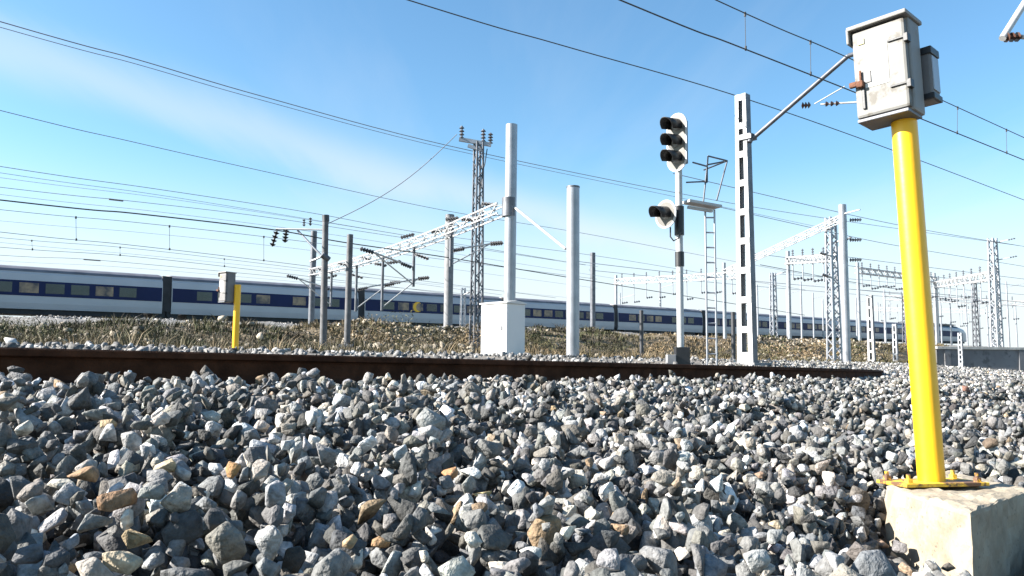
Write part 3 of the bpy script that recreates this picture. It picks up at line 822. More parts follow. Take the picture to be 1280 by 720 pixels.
mb.cyl(loc(a0), loc(a1), .048, n=12); mb.cyl(loc(a1), loc(at(1085, 62, 16.2)), .048, n=12); arm = mb.build('cantilever_arm', M['galv_dark'], bmst)
mb = MB(); mb.cyl(loc(a0 - Vector((.06, 0, .07))), loc(a0 + Vector((.02, 0, .1))), .06); mb.box(loc(at(935, 172, 17.9)), (.3, .27, .12)); mb.build('arm_bracket', M['galv_dark'], arm)
mb = MB(); s0 = at(1002, 132, 16.9); s1 = at(1100, 126, 16.1); mb.cyl(loc(s0.lerp(s1, .25)), loc(s1), .02, n=8); mb.cyl(loc(at(1018, 130, 16.8)), loc(at(1056, 108, 16.4)), .012, n=6); mb.build('steady_arm', M['white_steel'], bmst)
mb = MB(); mb.insul(loc(s0), loc(s0.lerp(s1, .12)), .075, 3); mb.build('insulator', M['brown_insulator'], bmst); mb = MB(); mb.insul(loc(s0.lerp(s1, .3)), loc(s0.lerp(s1, .5)), .06, 3); mb.build('insulator', M['brown_insulator'], bmst)

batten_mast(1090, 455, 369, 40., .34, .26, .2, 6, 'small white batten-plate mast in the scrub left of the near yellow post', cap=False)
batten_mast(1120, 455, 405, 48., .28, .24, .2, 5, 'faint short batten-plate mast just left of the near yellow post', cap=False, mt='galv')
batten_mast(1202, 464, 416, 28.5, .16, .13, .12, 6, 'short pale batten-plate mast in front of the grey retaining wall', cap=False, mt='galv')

# grey lattice mast beside the second gantry (1043) and the far ones
def far_mast(px, ytop, Y, w, label, nb=18, mt='galv', arms=()):
    b = ground_pt(px, 440, Y); tp = at(px, ytop, Y)
    t = thing('lattice_mast', label, 'mast', b, 0, 'lattice masts')
    mb = MB(b); angle_lattice(mb, b - Vector((0, 0, .2)), Vector((b.x, b.y, tp.z)), w, w * .7, nb, R(20), w * .2, w * .1); mb.build('shaft', M[mt], t)
    for (px2, py) in arms:
        mb = MB(b); q = at(px2, py, Y - .5); r_ = at(px, py + 3, Y); mb.cyl(r_, q, .04, n=6); a = mb.build('arm', M['white_steel'], t)
        mb = MB(b); mb.insul(q, q + (q - r_).normalized() * .5, .07, 3); mb.build('insulator', M['galv_dark'], a)
    return t
far_mast(1043, 272, 35., .4, 'grey lattice mast standing just left of the tube post of the right gantry', 20, 'galv', ((1032, 318), (1054, 300), (1034, 345)))
far_mast(1247, 298, 60., .55, 'pale lattice mast at the far right beyond the retaining wall', 20, 'galv', ((1260, 300), (1262, 322)))
far_mast(968, 341, 70., .45, 'distant lattice mast above the train, right of the tall white batten-plate mast', 14, 'galv', ((978, 341),))
far_mast(1221, 350, 95., .5, 'slim distant mast left of the pale lattice mast at the far right', 12, 'galv_dark', ((1232, 352),))
far_mast(1133, 368, 90., .45, 'thin far mast almost hidden by the left side of the near yellow post', 12, 'galv_dark', ((1122, 372),))
far_mast(578, 360, 52., .3, 'small distant mast between the concrete post and the tall insulator mast', 12, 'galv', ((585, 366),))

# small far gantries: lines of insulators over the station throat
def far_gantry(pa, pb, Ya, Yb, label, nd, hgt=.5, below=1.6, mt='white_steel'):
    A = at(*pa, Ya); B = at(*pb, Yb); b = Vector((A.x, A.y, h1(A.x, A.y)))
    t = thing('portal_gantry', label, 'gantry', b, 0, 'gantries over the tracks')
    mb = MB(b); truss(mb, A, B, hgt, hgt, 26, .05); mb.build('beam', M[mt], t)
    for P in (A, B):
        mb = MB(b); mb.cyl(Vector((P.x, P.y, h1(P.x, P.y))), P + Vector((0, 0, .8)), .17, n=10); mb.build('post', M['galv'], t)
    for k in range(nd):
        p = A.lerp(B, (k + .5) / nd); dl = below * random.uniform(.7, 1.2)
        mb = MB(b); mb.cyl(p, p - Vector((0, 0, dl)), .05, n=6); d = mb.build('drop_post', M['galv'], t)
        mb = MB(b); q = p - Vector((0, 0, dl)); mb.insul(q, q + Vector((.7, -.3, .1)), .14, 3); mb.build('insulator', M['galv_dark'], d); mb = MB(b); mb.insul(p + Vector((0, 0, hgt * .6)), p + Vector((0, 0, hgt * .6 + .6)), .12, 3); mb.build('insulator', M['galv_dark'], d)
far_gantry((1170, 356), (1244, 344), 92, 62, 'far gantry spanning from behind the near yellow post to the pale mast at the right', 8, .6, 2.2)
far_gantry((1105, 372), (1290, 380), 120, 112, 'distant low gantry with hanging insulators above the train end', 12, .6, 2.8)
far_gantry((1085, 386), (1240, 390), 150, 140, 'farthest faint gantry with a row of insulators low over the train end', 14, .6, 2.6)
for px, py, Y in ((1003, 352, 95), (1018, 366, 110), (1072, 372, 120), (1108, 362, 110), (1178, 372, 125), (1190, 358, 120), (1210, 366, 130), (1236, 372, 130), (1262, 352, 110), (1272, 376, 140), (1150, 376, 130), (1164, 368, 120), (1099, 378, 135), (1030, 374, 115), (985, 360, 105), (1226, 380, 140), (1250, 384, 150), (948, 356, 100), (905, 362, 110), (826, 352, 100), (775, 366, 110)):
    pb_ = ground_pt(px, 440, Y); tp_ = at(px, py, Y); o_ = MB(pb_); o_.cyl(pb_ - Vector((0, 0, .3)), Vector((pb_.x, pb_.y, tp_.z)), .14, .1, n=8); o_.bar(Vector((pb_.x, pb_.y, tp_.z - .8)), Vector((pb_.x + 1.9, pb_.y - 1.2, tp_.z - .3)), .09, .09)
    o_ = o_.build('distant_mast', M['galv']); o_.location = pb_; tag(o_, 'one of the faint slim masts crowding the skyline above the train', 'mast', 'faint masts on the skyline')
far_gantry((770, 352), (925, 344), 100, 84, 'distant gantry seen behind the signal mast over the train roof', 9, .6, 2.4)
far_gantry((1072, 338), (1168, 350), 80, 92, 'faint gantry with hanging insulators crossing behind the near yellow post', 10, .5, 2.)
far_gantry((985, 326), (1050, 322), 66, 60, 'small distant gantry between the lattice mast above the train and the right gantry', 5, .5, 2.)

# mast with black insulator arm (405)
b = ground_pt(404, 437, 22.); top = at(407, 269, 22.)
cm = thing('cantilever_mast', 'grey mast with a cantilever arm holding two black insulators, left of the slim post', 'mast', b, 0)
mb = MB(b); mb.cyl(b - Vector((0, 0, .2)), Vector((top.x, b.y, top.z)), .1, .085, n=14); mb.build('shaft', M['pole_grey'], cm)
mb = MB(b); mb.cyl(at(407, 269, 22.), at(407.3, 277, 22.), .1); mb.build('top_collar', M['dark_steel'], cm)
mb = MB(b); mb.cyl(at(404, 322, 22.), at(372, 288, 22.3), .03); mb.cyl(at(404, 287, 22.), at(345, 286, 22.4), .026); mb.cyl(at(404, 320, 22.), at(388, 327, 22.2), .03); ar = mb.build('cantilever_arm', M['galv'], cm)
for (x0, y0, x1, y1) in ((358, 287, 356, 303), (346, 289, 340, 308)):
    mb = MB(b); mb.insul(at(x0, y0, 22.3), at(x1, y1, 22.3), .095, 4); mb.build('insulator', M['black'], ar)
mb = MB(b); mb.insul(at(380, 274, 22.2), at(380, 283, 22.2), .05, 3); mb.build('pin_insulator', M['galv_dark'], ar); mb = MB(b); mb.insul(at(388, 272, 22.2), at(388, 282, 22.2), .05, 3); mb.build('pin_insulator', M['galv_dark'], ar)
mb = MB(b); mb.cyl(at(402.5, 318, 21.9), at(411, 325, 22.), .09); mb.build('arm_clamp', M['galv_dark'], cm)
mb = MB(b); mb.box(b, (.45, .45, .25)); mb.build('footing', M['concrete_pole'], cm)

# mast outside the frame at the upper right; only the end of its arm shows
b = Vector((9.6, 11.2, 0)); b.z = h1(b.x, b.y)
ofm = thing('cantilever_mast', 'white cantilever arm end with a brown insulator poking in at the top right corner', 'mast', b, 0)
mb = MB(b); mb.cyl(b - Vector((0, 0, .2)), b + Vector((0, 0, 7.)), .12, n=14); mb.build('shaft', M['galv'], ofm)
mb = MB(b); k0 = at(1282, 2, 10.2); k1 = at(1253, 48, 10.); mb.cyl(k0, k1, .045, n=10); mb.cyl(k0, b + Vector((0, 0, 5.9)), .04, n=10); ar = mb.build('cantilever_arm', M['white_steel'], ofm)
mb = MB(b); mb.insul(at(1256, 47, 10.), at(1276, 46, 10.05), .065, 3); mb.build('insulator', M['brown_insulator'], ar)
mb = MB(b); mb.cyl(at(1276, 46, 10.05), b + Vector((0, 0, 5.0)), .03, n=8); mb.build('steady_arm', M['white_steel'], ofm)

# ------------------------------------------------------------------ railway signal
Ys = 15.
b = ground_pt(851, 456, Ys)
sg = thing('railway_signal', 'white railway signal mast with a three-lamp head, a round lower head and a ladder', 'signal', b, 0)
FD = Vector((-.80, -.60, 0)); SD = Vector((.60, -.80, 0)) * -1        # facing direction and its sideways axis
SD = Vector((-FD.y, FD.x, 0))                                         # right of the viewer facing the head
mtop = at(853, 205, Ys)
mb = MB(b); mb.cyl(b - Vector((0, 0, .2)), Vector((b.x, b.y, mtop.z)), .066, n=16); mb.build('mast', M['white_steel'], sg)
for (y0, y1, rr) in ((258, 294, .092), (315, 333, .086)):
    mb = MB(b); z0 = at(852, y1, Ys).z; z1 = at(852, y0, Ys).z; mb.cyl((b.x, b.y, z0), (b.x, b.y, z1), rr, n=16); mb.build('black_band', M['black'], sg)
mb = MB(b); z0 = b.z; z1 = at(852, 434, Ys).z; mb.box((b.x + .02, b.y, (z0 + z1) / 2), (.26, .24, z1 - z0)); mb.build('base_box', M['black'], sg, bevel=.01)
mb = MB(b); mb.box((b.x - .2, b.y - .08, b.z + .1), (.16, .2, .2)); mb.build('footing', M['concrete_pole'], sg, bevel=.01)
def board(mb, c, hw, hh, th):
    # stadium-shaped plate facing FD
    pts = []
    for k in range(24):
        a = 2 * math.pi * k / 24; x = math.cos(a) * hw; z = math.sin(a) * hw + (hh - hw) * (1 if math.sin(a) >= 0 else -1)
        pts.append(c + SD * x + Vector((0, 0, z)))
    mb.prism(pts, -FD * th)
def visor(mb, c, r, ln):
    n = 14; vs = []; fs = []
    for k in range(n + 1):
        a = R(-30) + (R(225)) * k / n
        o = SD * (math.cos(a) * r) + Vector((0, 0, math.sin(a) * r))
        i = SD * (math.cos(a) * (r - .012)) + Vector((0, 0, math.sin(a) * (r - .012)))
        front = ln * (.75 + .25 * math.sin(a))
        vs += [c + o, c + o + FD * front - Vector((0, 0, .03)), c + i + FD * front - Vector((0, 0, .03)), c + i]
    for k in range(n):
        for j in range(4): fs.append((4 * k + j, 4 * k + (j + 1) % 4, 4 * k + 4 + (j + 1) % 4, 4 * k + 4 + j))
    fs += [(0, 1, 2, 3), (4 * n, 4 * n + 1, 4 * n + 2, 4 * n + 3)]
    mb.add(vs, fs, True)
hc = at(850, 179, Ys) + FD * .1
mb = MB(b); board(mb, hc, .25, .565, .02); head = mb.build('signal_head', M['white_steel'], sg)
mb = MB(b); board(mb, hc + FD * .004, .215, .53, .002 + .001); mb.build('backboard', M['cream'], head)
mb = MB(b); mb.box((0, 0, 0), (.001, .001, .001)) if False else None
mb.prism([hc - FD * .021 + SD * sx * .15 + Vector((0, 0, sz * .42)) for sx, sz in ((-1, -1), (1, -1), (1, 1), (-1, 1))], -FD * .14); mb.build('lamp_housing', M['galv_dark'], head, bevel=.02)
for zz in (.31, 0, -.31):
    c = hc + FD * .006 + Vector((0, 0, zz))
    mb = MB(b); visor(mb, c, .145, .36); mb.build('visor', M['black'], head)
    mb = MB(b); mb.cyl(c - FD * .002, c + FD * .03, .105, .085, n=18); mb.build('lens', M['lens'], head)
lc = at(834, 268, Ys - .15) + FD * .05
mb = MB(b); board(mb, lc, .26, .27, .02); lh = mb.build('lower_head', M['white_steel'], sg)
mb = MB(b); board(mb, lc + FD * .004, .22, .23, .003); mb.build('backboard', M['cream'], lh)
c = lc + FD * .006
mb = MB(b); visor(mb, c, .145, .36); mb.build('visor', M['black'], lh)
mb = MB(b); mb.cyl(c - FD * .002, c + FD * .03, .105, .085, n=18); mb.build('lens', M['lens'], lh)
mb = MB(b); mb.prism([lc - FD * .021 + SD * sx * .1 + Vector((0, 0, sz * .12)) for sx, sz in ((-1, -1), (1, -1), (1, 1), (-1, 1))], -FD * .13); mb.cyl(lc - FD * .12, Vector((b.x, b.y, lc.z)), .035); mb.build('bracket', M['black'], lh)
mb = MB(b); mb.path([at(838, 284, Ys - .1), at(838, 296, Ys - .1), at(842, 301, Ys - .1), at(848, 298, Ys - .1), at(851, 290, Ys - .1)], .014); mb.build('cable', M['dark_steel'], sg)
# ladder and platform
Yl = Ys + .25
mb = MB(b)
lz0 = h1(at(887, 458, Yl).x, Yl)
for px in (881.5, 893):
    p = at(px, 262, Yl); mb.cyl((p.x, p.y, lz0), p, .02, n=8)
pL = at(881.5, 262, Yl); pR = at(893, 262, Yl)
z = lz0 + .25
while z < pL.z - .1:
    mb.cyl((pL.x, pL.y, z), (pR.x, pR.y, z), .016, n=6); z += .29
mb.build('ladder', M['galv'], sg)
mb = MB(b); mb.bar(at(857, 252, Ys + .02), at(897, 259, Yl), .3, .05, (0, 1, 0)); mb.bar(at(860, 259, Ys + .02), at(890, 264, Yl), .06, .05, (0, 1, 0)); mb.build('platform', M['white_steel'], sg)
mb = MB(b)
gl = [(862, 184, Ys), (884, 209, Yl), (884, 195, Yl), (908, 201, Yl + .3), (895, 258, Yl)]
A1 = at(866, 203, Ys); A2 = at(884, 208, Yl); A3 = at(885, 195, Yl); A4 = at(909, 201, Yl + .3); A5 = at(896, 250, Yl + .1); A6 = at(879, 254, Yl); A7 = at(879, 227, Yl); A8 = at(858, 228, Ys)
for p, q in ((A1, A2), (A2, A3), (A3, A4), (A4, A5), (A6, A2), (A7, A8), (A2 + Vector((0, .3, 0)), A4), (A7, at(884, 228, Yl)), (at(884, 228, Yl), A2), (at(884, 206, Yl), at(905, 202, Yl))): mb.cyl(p, q, .016, n=6)
mb.build('guard_rail', M['galv_dark'], sg)

# ------------------------------------------------------------------ train
train = thing('passenger_train', 'long white passenger train with a blue window stripe on the embankment', 'train', Tp(0), math.atan2(TD.y, TD.x))
train.rotation_euler = (0, -math.atan(TSL), math.atan2(TD.y, TD.x))
PROF = [(-1.40, .40), (-1.46, .8), (-1.47, 1.25), (-1.47, 2.25), (-1.40, 2.72), (-1.22, 3.02), (-.9, 3.2), (-.4, 3.29), (0, 3.31)]
PROF = PROF + [(-x, z) for x, z in PROF[::-1][1:]]
def carriage(x0, x1, last=False):
    mb = MB(); mb.prism([(x0, y, z) for y, z in PROF], (x1 - x0, 0, 0))
    if last:   # tapered nose towards the far end
        mb = MB(); n = len(PROF); vs = []; fs = []
        for (x, k, zk) in ((x0, 1, 1), (x1 - 5, 1, 1), (x1 - 2.2, .92, .86), (x1 - .6, .72, .66), (x1, .5, .5)):
            vs += [(x, y * k, .4 + (z - .4) * zk) for y, z in PROF]
        for i in range(4): fs += [(i * n + k, i * n + (k + 1) % n, (i + 1) * n + (k + 1) % n, (i + 1) * n + k) for k in range(n)]
        fs += [tuple(range(n)), tuple(range(4 * n, 5 * n))]
        mb.add(vs, fs)
    car = mb.build('carriage', M['train_white'], train)
    xe = x1 - (5 if last else 0)
    for sy in (-1, 1):
        mb = MB(); mb.box(((x0 + xe) / 2, sy * 1.478, 1.77), (xe - x0 - .1, .02, 1.0)); mb.build('window_band', M['train_blue'], car)
    mb = MB(); mb.box(((x0 + x1) / 2, 0, .24), (x1 - x0 - 2.4 - (2 if last else 0), 2.5, .36)); mb.build('underframe', M['train_dark'], car)
    mb = MB()
    pr = [(-1.335, 2.885), (-1.235, 3.05), (-.9, 3.215), (-.4, 3.305), (0, 3.325), (.4, 3.305), (.9, 3.215), (1.235, 3.05), (1.335, 2.885), (1.2, 2.885), (-1.2, 2.885)]
    mb.prism([(x0 + .1, y, z + .004) for y, z in pr], (xe - x0 - .2, 0, 0))
    if last: mb.box(((x0 + xe) / 2, 0, 3.42), (xe - x0 - 2, 1.9, .3))
    mb.build('roof', M['train_roof'] if not last else M['black'], car)
    if not last:
        n = 8; pitch = (xe - x0 - 3.2) / n
        k = 0
        for k in range(n):
            if random.random() < .08: continue
            cx = x0 + 1.6 + (k + .5) * pitch
            mb = MB(); mb.box((cx, -1.492, 1.80), (pitch * .74, .012, .66)); mb.build('window', M['glass_warm'] if random.random() < .5 else M['glass'], car)
    for xx in (x0 + .15, x1 - .15) if not last else (x0 + .4,):
        for sy in (-1, 1):
            mb = MB(); mb.cyl((xx, sy * 1.1, .42), (xx, sy * 1.28, .42), .42, n=18); mb.build('wheel', M['train_dark'], car)
g0_, pitch_ = 10.1 - 16 * 2, 16.
for k in range(11):
    x0 = g0_ + pitch_ * k
    lastc = (k == 10 + 1 - 1)
    carriage(x0 + .32, x0 + pitch_ - .32 + (3 if lastc else 0), lastc)
    mb = MB(); mb.box((x0, 0, 1.85), (.66, 2.75, 2.6)); mb.box((x0, 0, .32), (1.7, 2.3, .52)); mb.build('gangway', M['train_dark'], train)

mb = MB(); pts = []
for k in range(13):
    a = R(60 + 240 * k / 12); pts.append(Vector((31.8 + .5 * math.cos(a), -1.502, 1.8 + .46 * math.sin(a))))
for k in range(13):
    a = R(300 - 240 * k / 12); pts.append(Vector((31.8 + .16 + .33 * math.cos(a), -1.502, 1.8 + .36 * math.sin(a))))
mb.prism(pts, (0, .006, 0)); em = mb.build('emblem', M['yellow'], train); em['label'] = 'yellow crescent mark on the blue stripe'
# ------------------------------------------------------------------ retaining wall, far right
w0 = Vector((at(1172, 440, 30.).x, 30., 0)); wd = Vector((.997, .07, 0)).normalized(); wn = Vector((wd.y, -wd.x, 0))
ztop = at(1172, 433, 30.).z
w0.z = -.6
rw = thing('retaining_wall', 'long grey concrete retaining wall in shade at the right edge beyond the ballast', 'wall', w0)
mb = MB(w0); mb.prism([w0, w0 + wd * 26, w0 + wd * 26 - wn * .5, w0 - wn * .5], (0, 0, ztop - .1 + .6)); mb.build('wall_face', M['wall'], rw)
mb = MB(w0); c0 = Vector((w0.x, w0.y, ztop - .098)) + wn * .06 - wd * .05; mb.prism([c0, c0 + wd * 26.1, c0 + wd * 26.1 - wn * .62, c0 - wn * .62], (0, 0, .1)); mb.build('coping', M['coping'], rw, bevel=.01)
for k in range(9):
    mb = MB(w0); p = w0 + wd * (.25 + 2.9 * k) + wn * .001; mb.prism([p, p + wd * .22, p + wd * .22 + wn * .05, p + wn * .05], (0, 0, ztop + .48)); mb.build('pilaster', M['wall'], rw)
# dark railing closing the gap beside the wall
fg = thing('railing', 'dark upright railing closing the gap at the left end of the retaining wall', 'railing', w0 - wd * .9 + Vector((0, 0, .6)))
fb = w0 - wd * .9 + Vector((0, 0, .6))
for k in range(9):
    mb = MB(fb); p = fb + wd * (k * .11); mb.cyl(p - Vector((0, 0, .3)), Vector((p.x, p.y, ztop - .08)), .02, n=6); mb.build('bar', M['dark_steel'], fg)
for zz in (.15, ztop - .1):
    mb = MB(fb); mb.bar(Vector((fb.x, fb.y, zz)), Vector((fb.x, fb.y, zz)) + wd * .86, .035, .05, (0, 0, 1)); mb.build('rail_bar', M['dark_steel'], fg)

# ------------------------------------------------------------------ overhead wires
EXT = 14
def wire_pts(pix, h, EXT=14):
    pts = [plane(px, py, h) for px, py in pix]
    d = (pts[0] - pts[1]).normalized(); pts.insert(0, pts[0] + d * EXT + Vector((0, 0, .02 * EXT)))
    d = (pts[-1] - pts[-2]).normalized()
    pts.append(pts[-1] + d * 14)
    # resample smoothly (Catmull-Rom)
    out = []
    for i in range(1, len(pts) - 2):
        p = [pts[i - 1], pts[i], pts[i + 1], pts[i + 2]]
        for k in range(8):
            t = k / 8
            out.append(.5 * ((2 * p[1]) + (-p[0] + p[2]) * t + (2 * p[0] - 5 * p[1] + 4 * p[2] - p[3]) * t * t + (-p[0] + 3 * p[1] - 3 * p[2] + p[3]) * t ** 3))
    return [pts[0]] + out + [pts[-2], pts[-1]]
def wire(pix, h, r, label, mt='wire', extra=None, EXT=14):
    pts = wire_pts(pix, h, EXT); mb = MB(pts[0]); mb.path(pts, r, 5)
    if extra:
        for px, py, ln in extra:
            p = plane(px, py, h); mb.cyl(p - Vector((ln / 2 * .8, ln / 2 * .6, 0)), p + Vector((ln / 2 * .8, ln / 2 * .6, 0)), r * 3.2, n=6)
    o = mb.build('overhead_wire', M[mt], None); o.location = pts[0]
    tag(o, label, 'wire', 'overhead wires'); return o
# catenary pair with droppers, upper right
mp = wire_pts([(895, 0), (1060, 72), (1280, 172)], 6.4); cp = wire_pts([(775, 0), (915, 55), (1055, 110), (1280, 200)], 5.65)
cw = thing('catenary', 'pair of overhead wires joined by droppers, crossing the upper right behind the box', 'overhead line', mp[0], 0)
mb = MB(mp[0]); mb.path(mp, .011, 5); mb.build('messenger_wire', M['wire'], cw)
mb = MB(mp[0]); mb.path(cp, .013, 5); mb.build('contact_wire', M['wire'], cw)
def near_on(pts, px):
    best = None
    for a, b in zip(pts[:-1], pts[1:]):
        for k in range(20):
            p = a.lerp(b, k / 20); dep = p.dot(FW)
            if dep < .5: continue
            u = 640 + F * p.dot(CR) / dep
            if best is None or abs(u - px) < best[0]: best = (abs(u - px), p)
    return best[1]
for px in (932, 1013, 1100, 1197, 1258):
    a = near_on(mp, px); c = near_on(cp, px)
    mb = MB(mp[0]); mb.cyl(a, c, .006, n=5); mb.cyl(a - Vector((0, 0, .06)), a + Vector((0, 0, .02)), .022, n=6); mb.cyl(c - Vector((0, 0, .02)), c + Vector((0, 0, .06)), .02, n=6); mb.build('dropper', M['wire'], cw)
wire([(510, 0), (700, 56), (915, 118), (1100, 182), (1280, 250)], 6.6, .012, 'single overhead wire from the top centre down to the right, below the paired line')
wire([(0, 27), (170, 74), (330, 121), (560, 182), (830, 238), (1000, 268), (1280, 308)], 8.0, .014, 'topmost overhead wire at the upper left, falling right across the whole picture', 'wire_pale')
wire([(0, 34), (170, 80), (330, 126), (560, 186), (830, 243)], 8.0, .010, 'thin overhead wire hugging the underside of the topmost one at the left', 'wire_pale')
wire([(0, 138), (160, 176), (320, 212), (550, 262), (720, 290), (860, 316), (1000, 342)], 7.0, .012, 'second overhead wire down on the left, below the topmost pair', 'wire_pale')
wire([(0, 208), (180, 234), (300, 252), (400, 268), (520, 290), (640, 306), (760, 322), (900, 345)], 6.4, .012, 'third overhead wire down on the left, passing the cantilever mast', 'wire_pale')
wire([(0, 250), (170, 267), (340, 287), (430, 303), (560, 322), (700, 345), (900, 377)], 3.5, .017, 'thickest dark overhead wire at the left, crossing just above the train', 'wire')
wire([(0, 234), (170, 252), (330, 271), (470, 292)], 5.4, .010, 'faint wire just above the thickest dark wire at the left', 'wire_pale', ((145, 250, .45),))
wire([(0, 319), (120, 325), (340, 345), (480, 358)], 5.2, .012, 'lowest wire at the left, just over the train roof', 'wire_pale', ((115, 325, .8),))
wire([(0, 216), (180, 241), (320, 263), (470, 288)], 6.4, .009, 'hair-thin wire under the third wire down at the left', 'wire_pale')
M['wire_faint'] = mat('bright_aluminium_wire', (.36, .37, .4), .8, .0, .1, 2, 0)
for k, (pl, h_) in enumerate((([(0, 222), (200, 247), (400, 277), (560, 303)], 6.6), ([(0, 243), (200, 265), (400, 291), (600, 322)], 6.0), ([(0, 276), (180, 291), (380, 312), (600, 341)], 6.2), ([(0, 303), (180, 319), (380, 339), (560, 357)], 5.8), ([(0, 326), (140, 333), (300, 346), (460, 360)], 6.0))):
    wire(pl, h_, .009, 'one of the faint pale grey wires strung low across the sky at the left', 'wire_faint')
for k, (pl, h_) in enumerate((([(716, 326), (800, 336), (950, 352), (1120, 366)], 7.2), ([(741, 338), (880, 352), (1020, 364), (1180, 376)], 7.4), ([(936, 316), (1060, 332), (1160, 345), (1300, 360)], 8.), ([(968, 342), (1080, 350), (1180, 360), (1300, 370)], 8.4), ([(1058, 321), (1160, 334), (1290, 350)], 8.2), ([(1058, 361), (1170, 372), (1290, 384)], 8.))):
    wire(pl, h_, .024, 'one of the faint pale grey wires strung over the far end of the train', 'wire_faint', None, .4)
def left_pair(pa, pb, h, drops, label):
    A_ = wire_pts(pa, h); B_ = wire_pts(pb, h - .6); t = thing('catenary', label, 'overhead line', A_[0], 0)
    mb = MB(A_[0]); mb.path(A_, .011, 5); mb.build('messenger_wire', M['wire_pale'], t)
    mb = MB(A_[0]); mb.path(B_, .012, 5); mb.build('contact_wire', M['wire_pale'], t)
    for px in drops:
        a = near_on(A_, px); c = near_on(B_, px); mb = MB(A_[0]); mb.cyl(a, c, .008, n=5); mb.cyl(c - Vector((0, 0, .03)), c + Vector((0, 0, .06)), .035, n=6); mb.cyl(a - Vector((0, 0, .06)), a + Vector((0, 0, .03)), .035, n=6); mb.build('dropper', M['wire'], t)
left_pair([(0, 262), (160, 277), (340, 297), (520, 320)], [(0, 290), (160, 306), (340, 327), (520, 350)], 5.2, (95, 212, 330, 440), 'pair of thin wires with droppers low at the left, under the thickest dark wire')
left_pair([(0, 297), (160, 310), (340, 331), (470, 348)], [(0, 309), (160, 320), (340, 340), (470, 356)], 5.4, (40, 150, 280, 390), 'closely spaced pair of thin wires low at the left, above the lowest wire')
wire([(1065, 296), (1150, 312), (1280, 333)], 8., .018, 'faint wire running right from the right gantry past the yellow post', 'wire_pale')
wire([(1060, 268), (1170, 290), (1280, 308)], 8.5, .018, 'faint upper wire running right from the top of the right gantry post', 'wire_pale')
wire([(1062, 352), (1150, 365), (1280, 378)], 7.5, .03, 'faint low wire over the end of the train at the right', 'wire_pale')
# slanting stay wire between the two mast tops
p = at(571, 168, 28.9); q = at(409, 280, 22.)
mb = MB(p); n = 14; mb.path([p.lerp(q, k / n) - Vector((0, 0, .35 * math.sin(math.pi * k / n))) for k in range(n + 1)], .014, 5)
o = mb.build('overhead_wire', M['wire_pale']); o.location = p; tag(o, 'wire slanting down left from the crossarm of the tall lattice mast to the cantilever mast', 'wire', 'overhead wires')

# ------------------------------------------------------------------ sun and sky
SUN_EL = R(29); sdir = Vector((-1, -.12, 0)).normalized()
S = Vector((sdir.x * math.cos(SUN_EL), sdir.y * math.cos(SUN_EL), math.sin(SUN_EL)))
sl = bpy.data.lights.new('sun', 'SUN'); sl.energy = 5.0; sl.angle = R(.5); sl.color = (1, .95, .88)
so = bpy.data.objects.new('sun', sl); COL.objects.link(so); so.rotation_euler = (-S).to_track_quat('-Z', 'Y').to_euler()
so.location = (-20, 0, 30)
w = bpy.data.worlds.new('World'); scene.world = w; w.use_nodes = True
n = w.node_tree.nodes; l = w.node_tree.links; bg = n['Background']
sky = n.new('ShaderNodeTexSky'); sky.sky_type = 'NISHITA'; sky.sun_disc = False; sky.sun_elevation = SUN_EL
sky.sun_rotation = math.atan2(S.x, S.y); sky.air_density = 1.; sky.dust_density = .6; sky.ozone_density = 1.3
tc = n.new('ShaderNodeTexCoord')
sep = n.new('ShaderNodeSeparateXYZ'); l.new(tc.outputs['Generated'], sep.inputs[0])
mz = n.new('ShaderNodeMath'); mz.operation = 'MAXIMUM'; mz.inputs[1].default_value = .03; l.new(sep.outputs['Z'], mz.inputs[0])
dx = n.new('ShaderNodeMath'); dx.operation = 'DIVIDE'; l.new(sep.outputs['X'], dx.inputs[0]); l.new(mz.outputs[0], dx.inputs[1])
dy = n.new('ShaderNodeMath'); dy.operation = 'DIVIDE'; l.new(sep.outputs['Y'], dy.inputs[0]); l.new(mz.outputs[0], dy.inputs[1])
cmb = n.new('ShaderNodeCombineXYZ'); l.new(dx.outputs[0], cmb.inputs[0]); l.new(dy.outputs[0], cmb.inputs[1])
mp_ = n.new('ShaderNodeMapping'); mp_.inputs['Rotation'].default_value = (0, 0, R(42)); mp_.inputs['Scale'].default_value = (1.1, .17, 1); mp_.inputs['Location'].default_value = (.35, .2, 0)
vr = n.new('ShaderNodeVectorRotate'); vr.inputs['Angle'].default_value = R(48); l.new(cmb.outputs[0], vr.inputs['Vector'])
l.new(cmb.outputs[0], mp_.inputs['Vector'])
nz = n.new('ShaderNodeTexNoise'); nz.inputs['Scale'].default_value = .9; nz.inputs['Detail'].default_value = 8; nz.inputs['Roughness'].default_value = .55; nz.inputs['Distortion'].default_value = .4
l.new(mp_.outputs[0], nz.inputs['Vector'])
cr = n.new('ShaderNodeMapRange'); cr.inputs['From Min'].default_value = .47; cr.inputs['From Max'].default_value = .75; cr.inputs['To Max'].default_value = .2; l.new(nz.outputs['Fac'], cr.inputs['Value'])
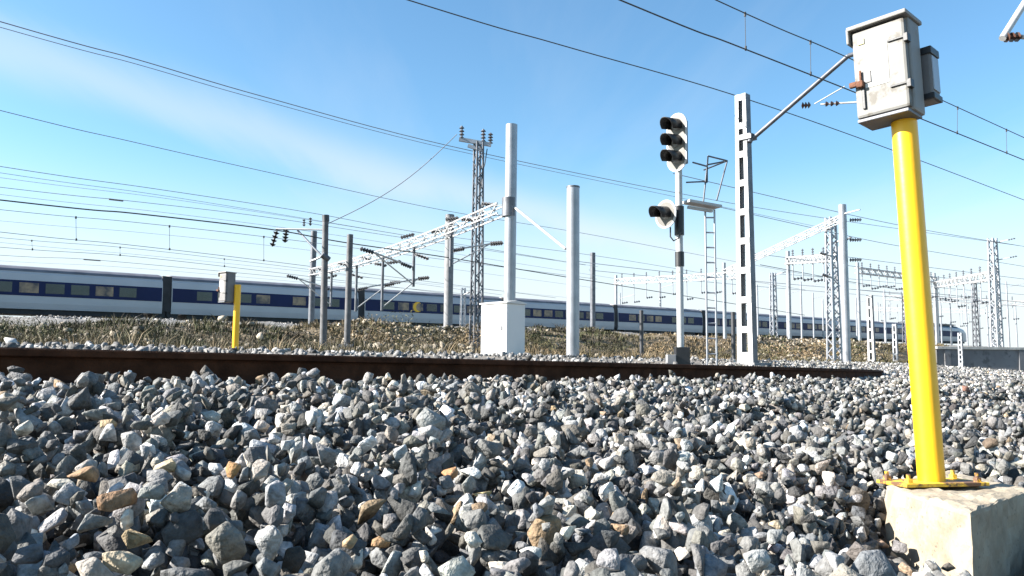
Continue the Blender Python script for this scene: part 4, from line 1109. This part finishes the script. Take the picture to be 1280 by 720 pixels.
# one long streak of cirrus
dp = n.new('ShaderNodeVectorMath'); dp.operation = 'DOT_PRODUCT'; dp.inputs[1].default_value = (.812, -.583, 0); l.new(cmb.outputs[0], dp.inputs[0])
pa = n.new('ShaderNodeMath'); pa.operation = 'ADD'; pa.inputs[1].default_value = 2.95; l.new(dp.outputs['Value'], pa.inputs[0])
wob = n.new('ShaderNodeMath'); wob.operation = 'MULTIPLY_ADD'; wob.inputs[1].default_value = 1.1; wob.inputs[2].default_value = -.55; l.new(nz.outputs['Fac'], wob.inputs[0])
pw = n.new('ShaderNodeMath'); pw.operation = 'ADD'; l.new(pa.outputs[0], pw.inputs[0]); l.new(wob.outputs[0], pw.inputs[1])
pb = n.new('ShaderNodeMath'); pb.operation = 'ABSOLUTE'; l.new(pw.outputs[0], pb.inputs[0])
st = n.new('ShaderNodeMapRange'); st.interpolation_type = 'SMOOTHSTEP'; st.inputs['From Min'].default_value = .55; st.inputs['From Max'].default_value = .0; st.inputs['To Max'].default_value = .38; l.new(pb.outputs[0], st.inputs['Value'])
cs = n.new('ShaderNodeMath'); cs.operation = 'ADD'; l.new(cr.outputs[0], cs.inputs[0]); l.new(st.outputs[0], cs.inputs[1])
# thin cloud veil thickens towards the horizon
hz = n.new('ShaderNodeMapRange'); hz.inputs['From Min'].default_value = .25; hz.inputs['From Max'].default_value = .05; hz.inputs['To Min'].default_value = 0; hz.inputs['To Max'].default_value = .9; hz.interpolation_type = 'SMOOTHSTEP'
l.new(sep.outputs['Z'], hz.inputs['Value'])
sd = n.new('ShaderNodeMapRange'); sd.inputs['From Min'].default_value = -.35; sd.inputs['From Max'].default_value = .45; sd.interpolation_type = 'SMOOTHSTEP'; l.new(sep.outputs['Y'], sd.inputs['Value'])  # veil shaped to fade out behind the camera, cutting ambient light
hzm = n.new('ShaderNodeMath'); hzm.operation = 'MULTIPLY'; l.new(hz.outputs[0], hzm.inputs[0]); l.new(sd.outputs[0], hzm.inputs[1])
mxm = n.new('ShaderNodeMath'); mxm.operation = 'MULTIPLY_ADD'; mxm.use_clamp = True
oneminus = n.new('ShaderNodeMath'); oneminus.operation = 'SUBTRACT'; oneminus.inputs[0].default_value = 1; l.new(hzm.outputs[0], oneminus.inputs[1])
l.new(cs.outputs[0], mxm.inputs[0]); l.new(oneminus.outputs[0], mxm.inputs[1]); l.new(hzm.outputs[0], mxm.inputs[2])
mix = n.new('ShaderNodeMix'); mix.data_type = 'RGBA'
l.new(mxm.outputs[0], mix.inputs['Factor']); hs = n.new('ShaderNodeHueSaturation'); hs.inputs['Saturation'].default_value = 1.12; l.new(sky.outputs[0], hs.inputs['Color'])
tn = n.new('ShaderNodeVectorMath'); tn.operation = 'MULTIPLY'; tn.inputs[1].default_value = (.82, 1.02, 1.04); l.new(hs.outputs[0], tn.inputs[0]); l.new(tn.outputs[0], mix.inputs['A']); mix.inputs['B'].default_value = (3.9, 4.15, 4.35, 1)
l.new(mix.outputs['Result'], bg.inputs['Color']); bg.inputs['Strength'].default_value = .066

scene.view_settings.view_transform = 'Standard'; scene.view_settings.look = 'None'
scene.view_settings.exposure = 1.85; scene.view_settings.gamma = 1
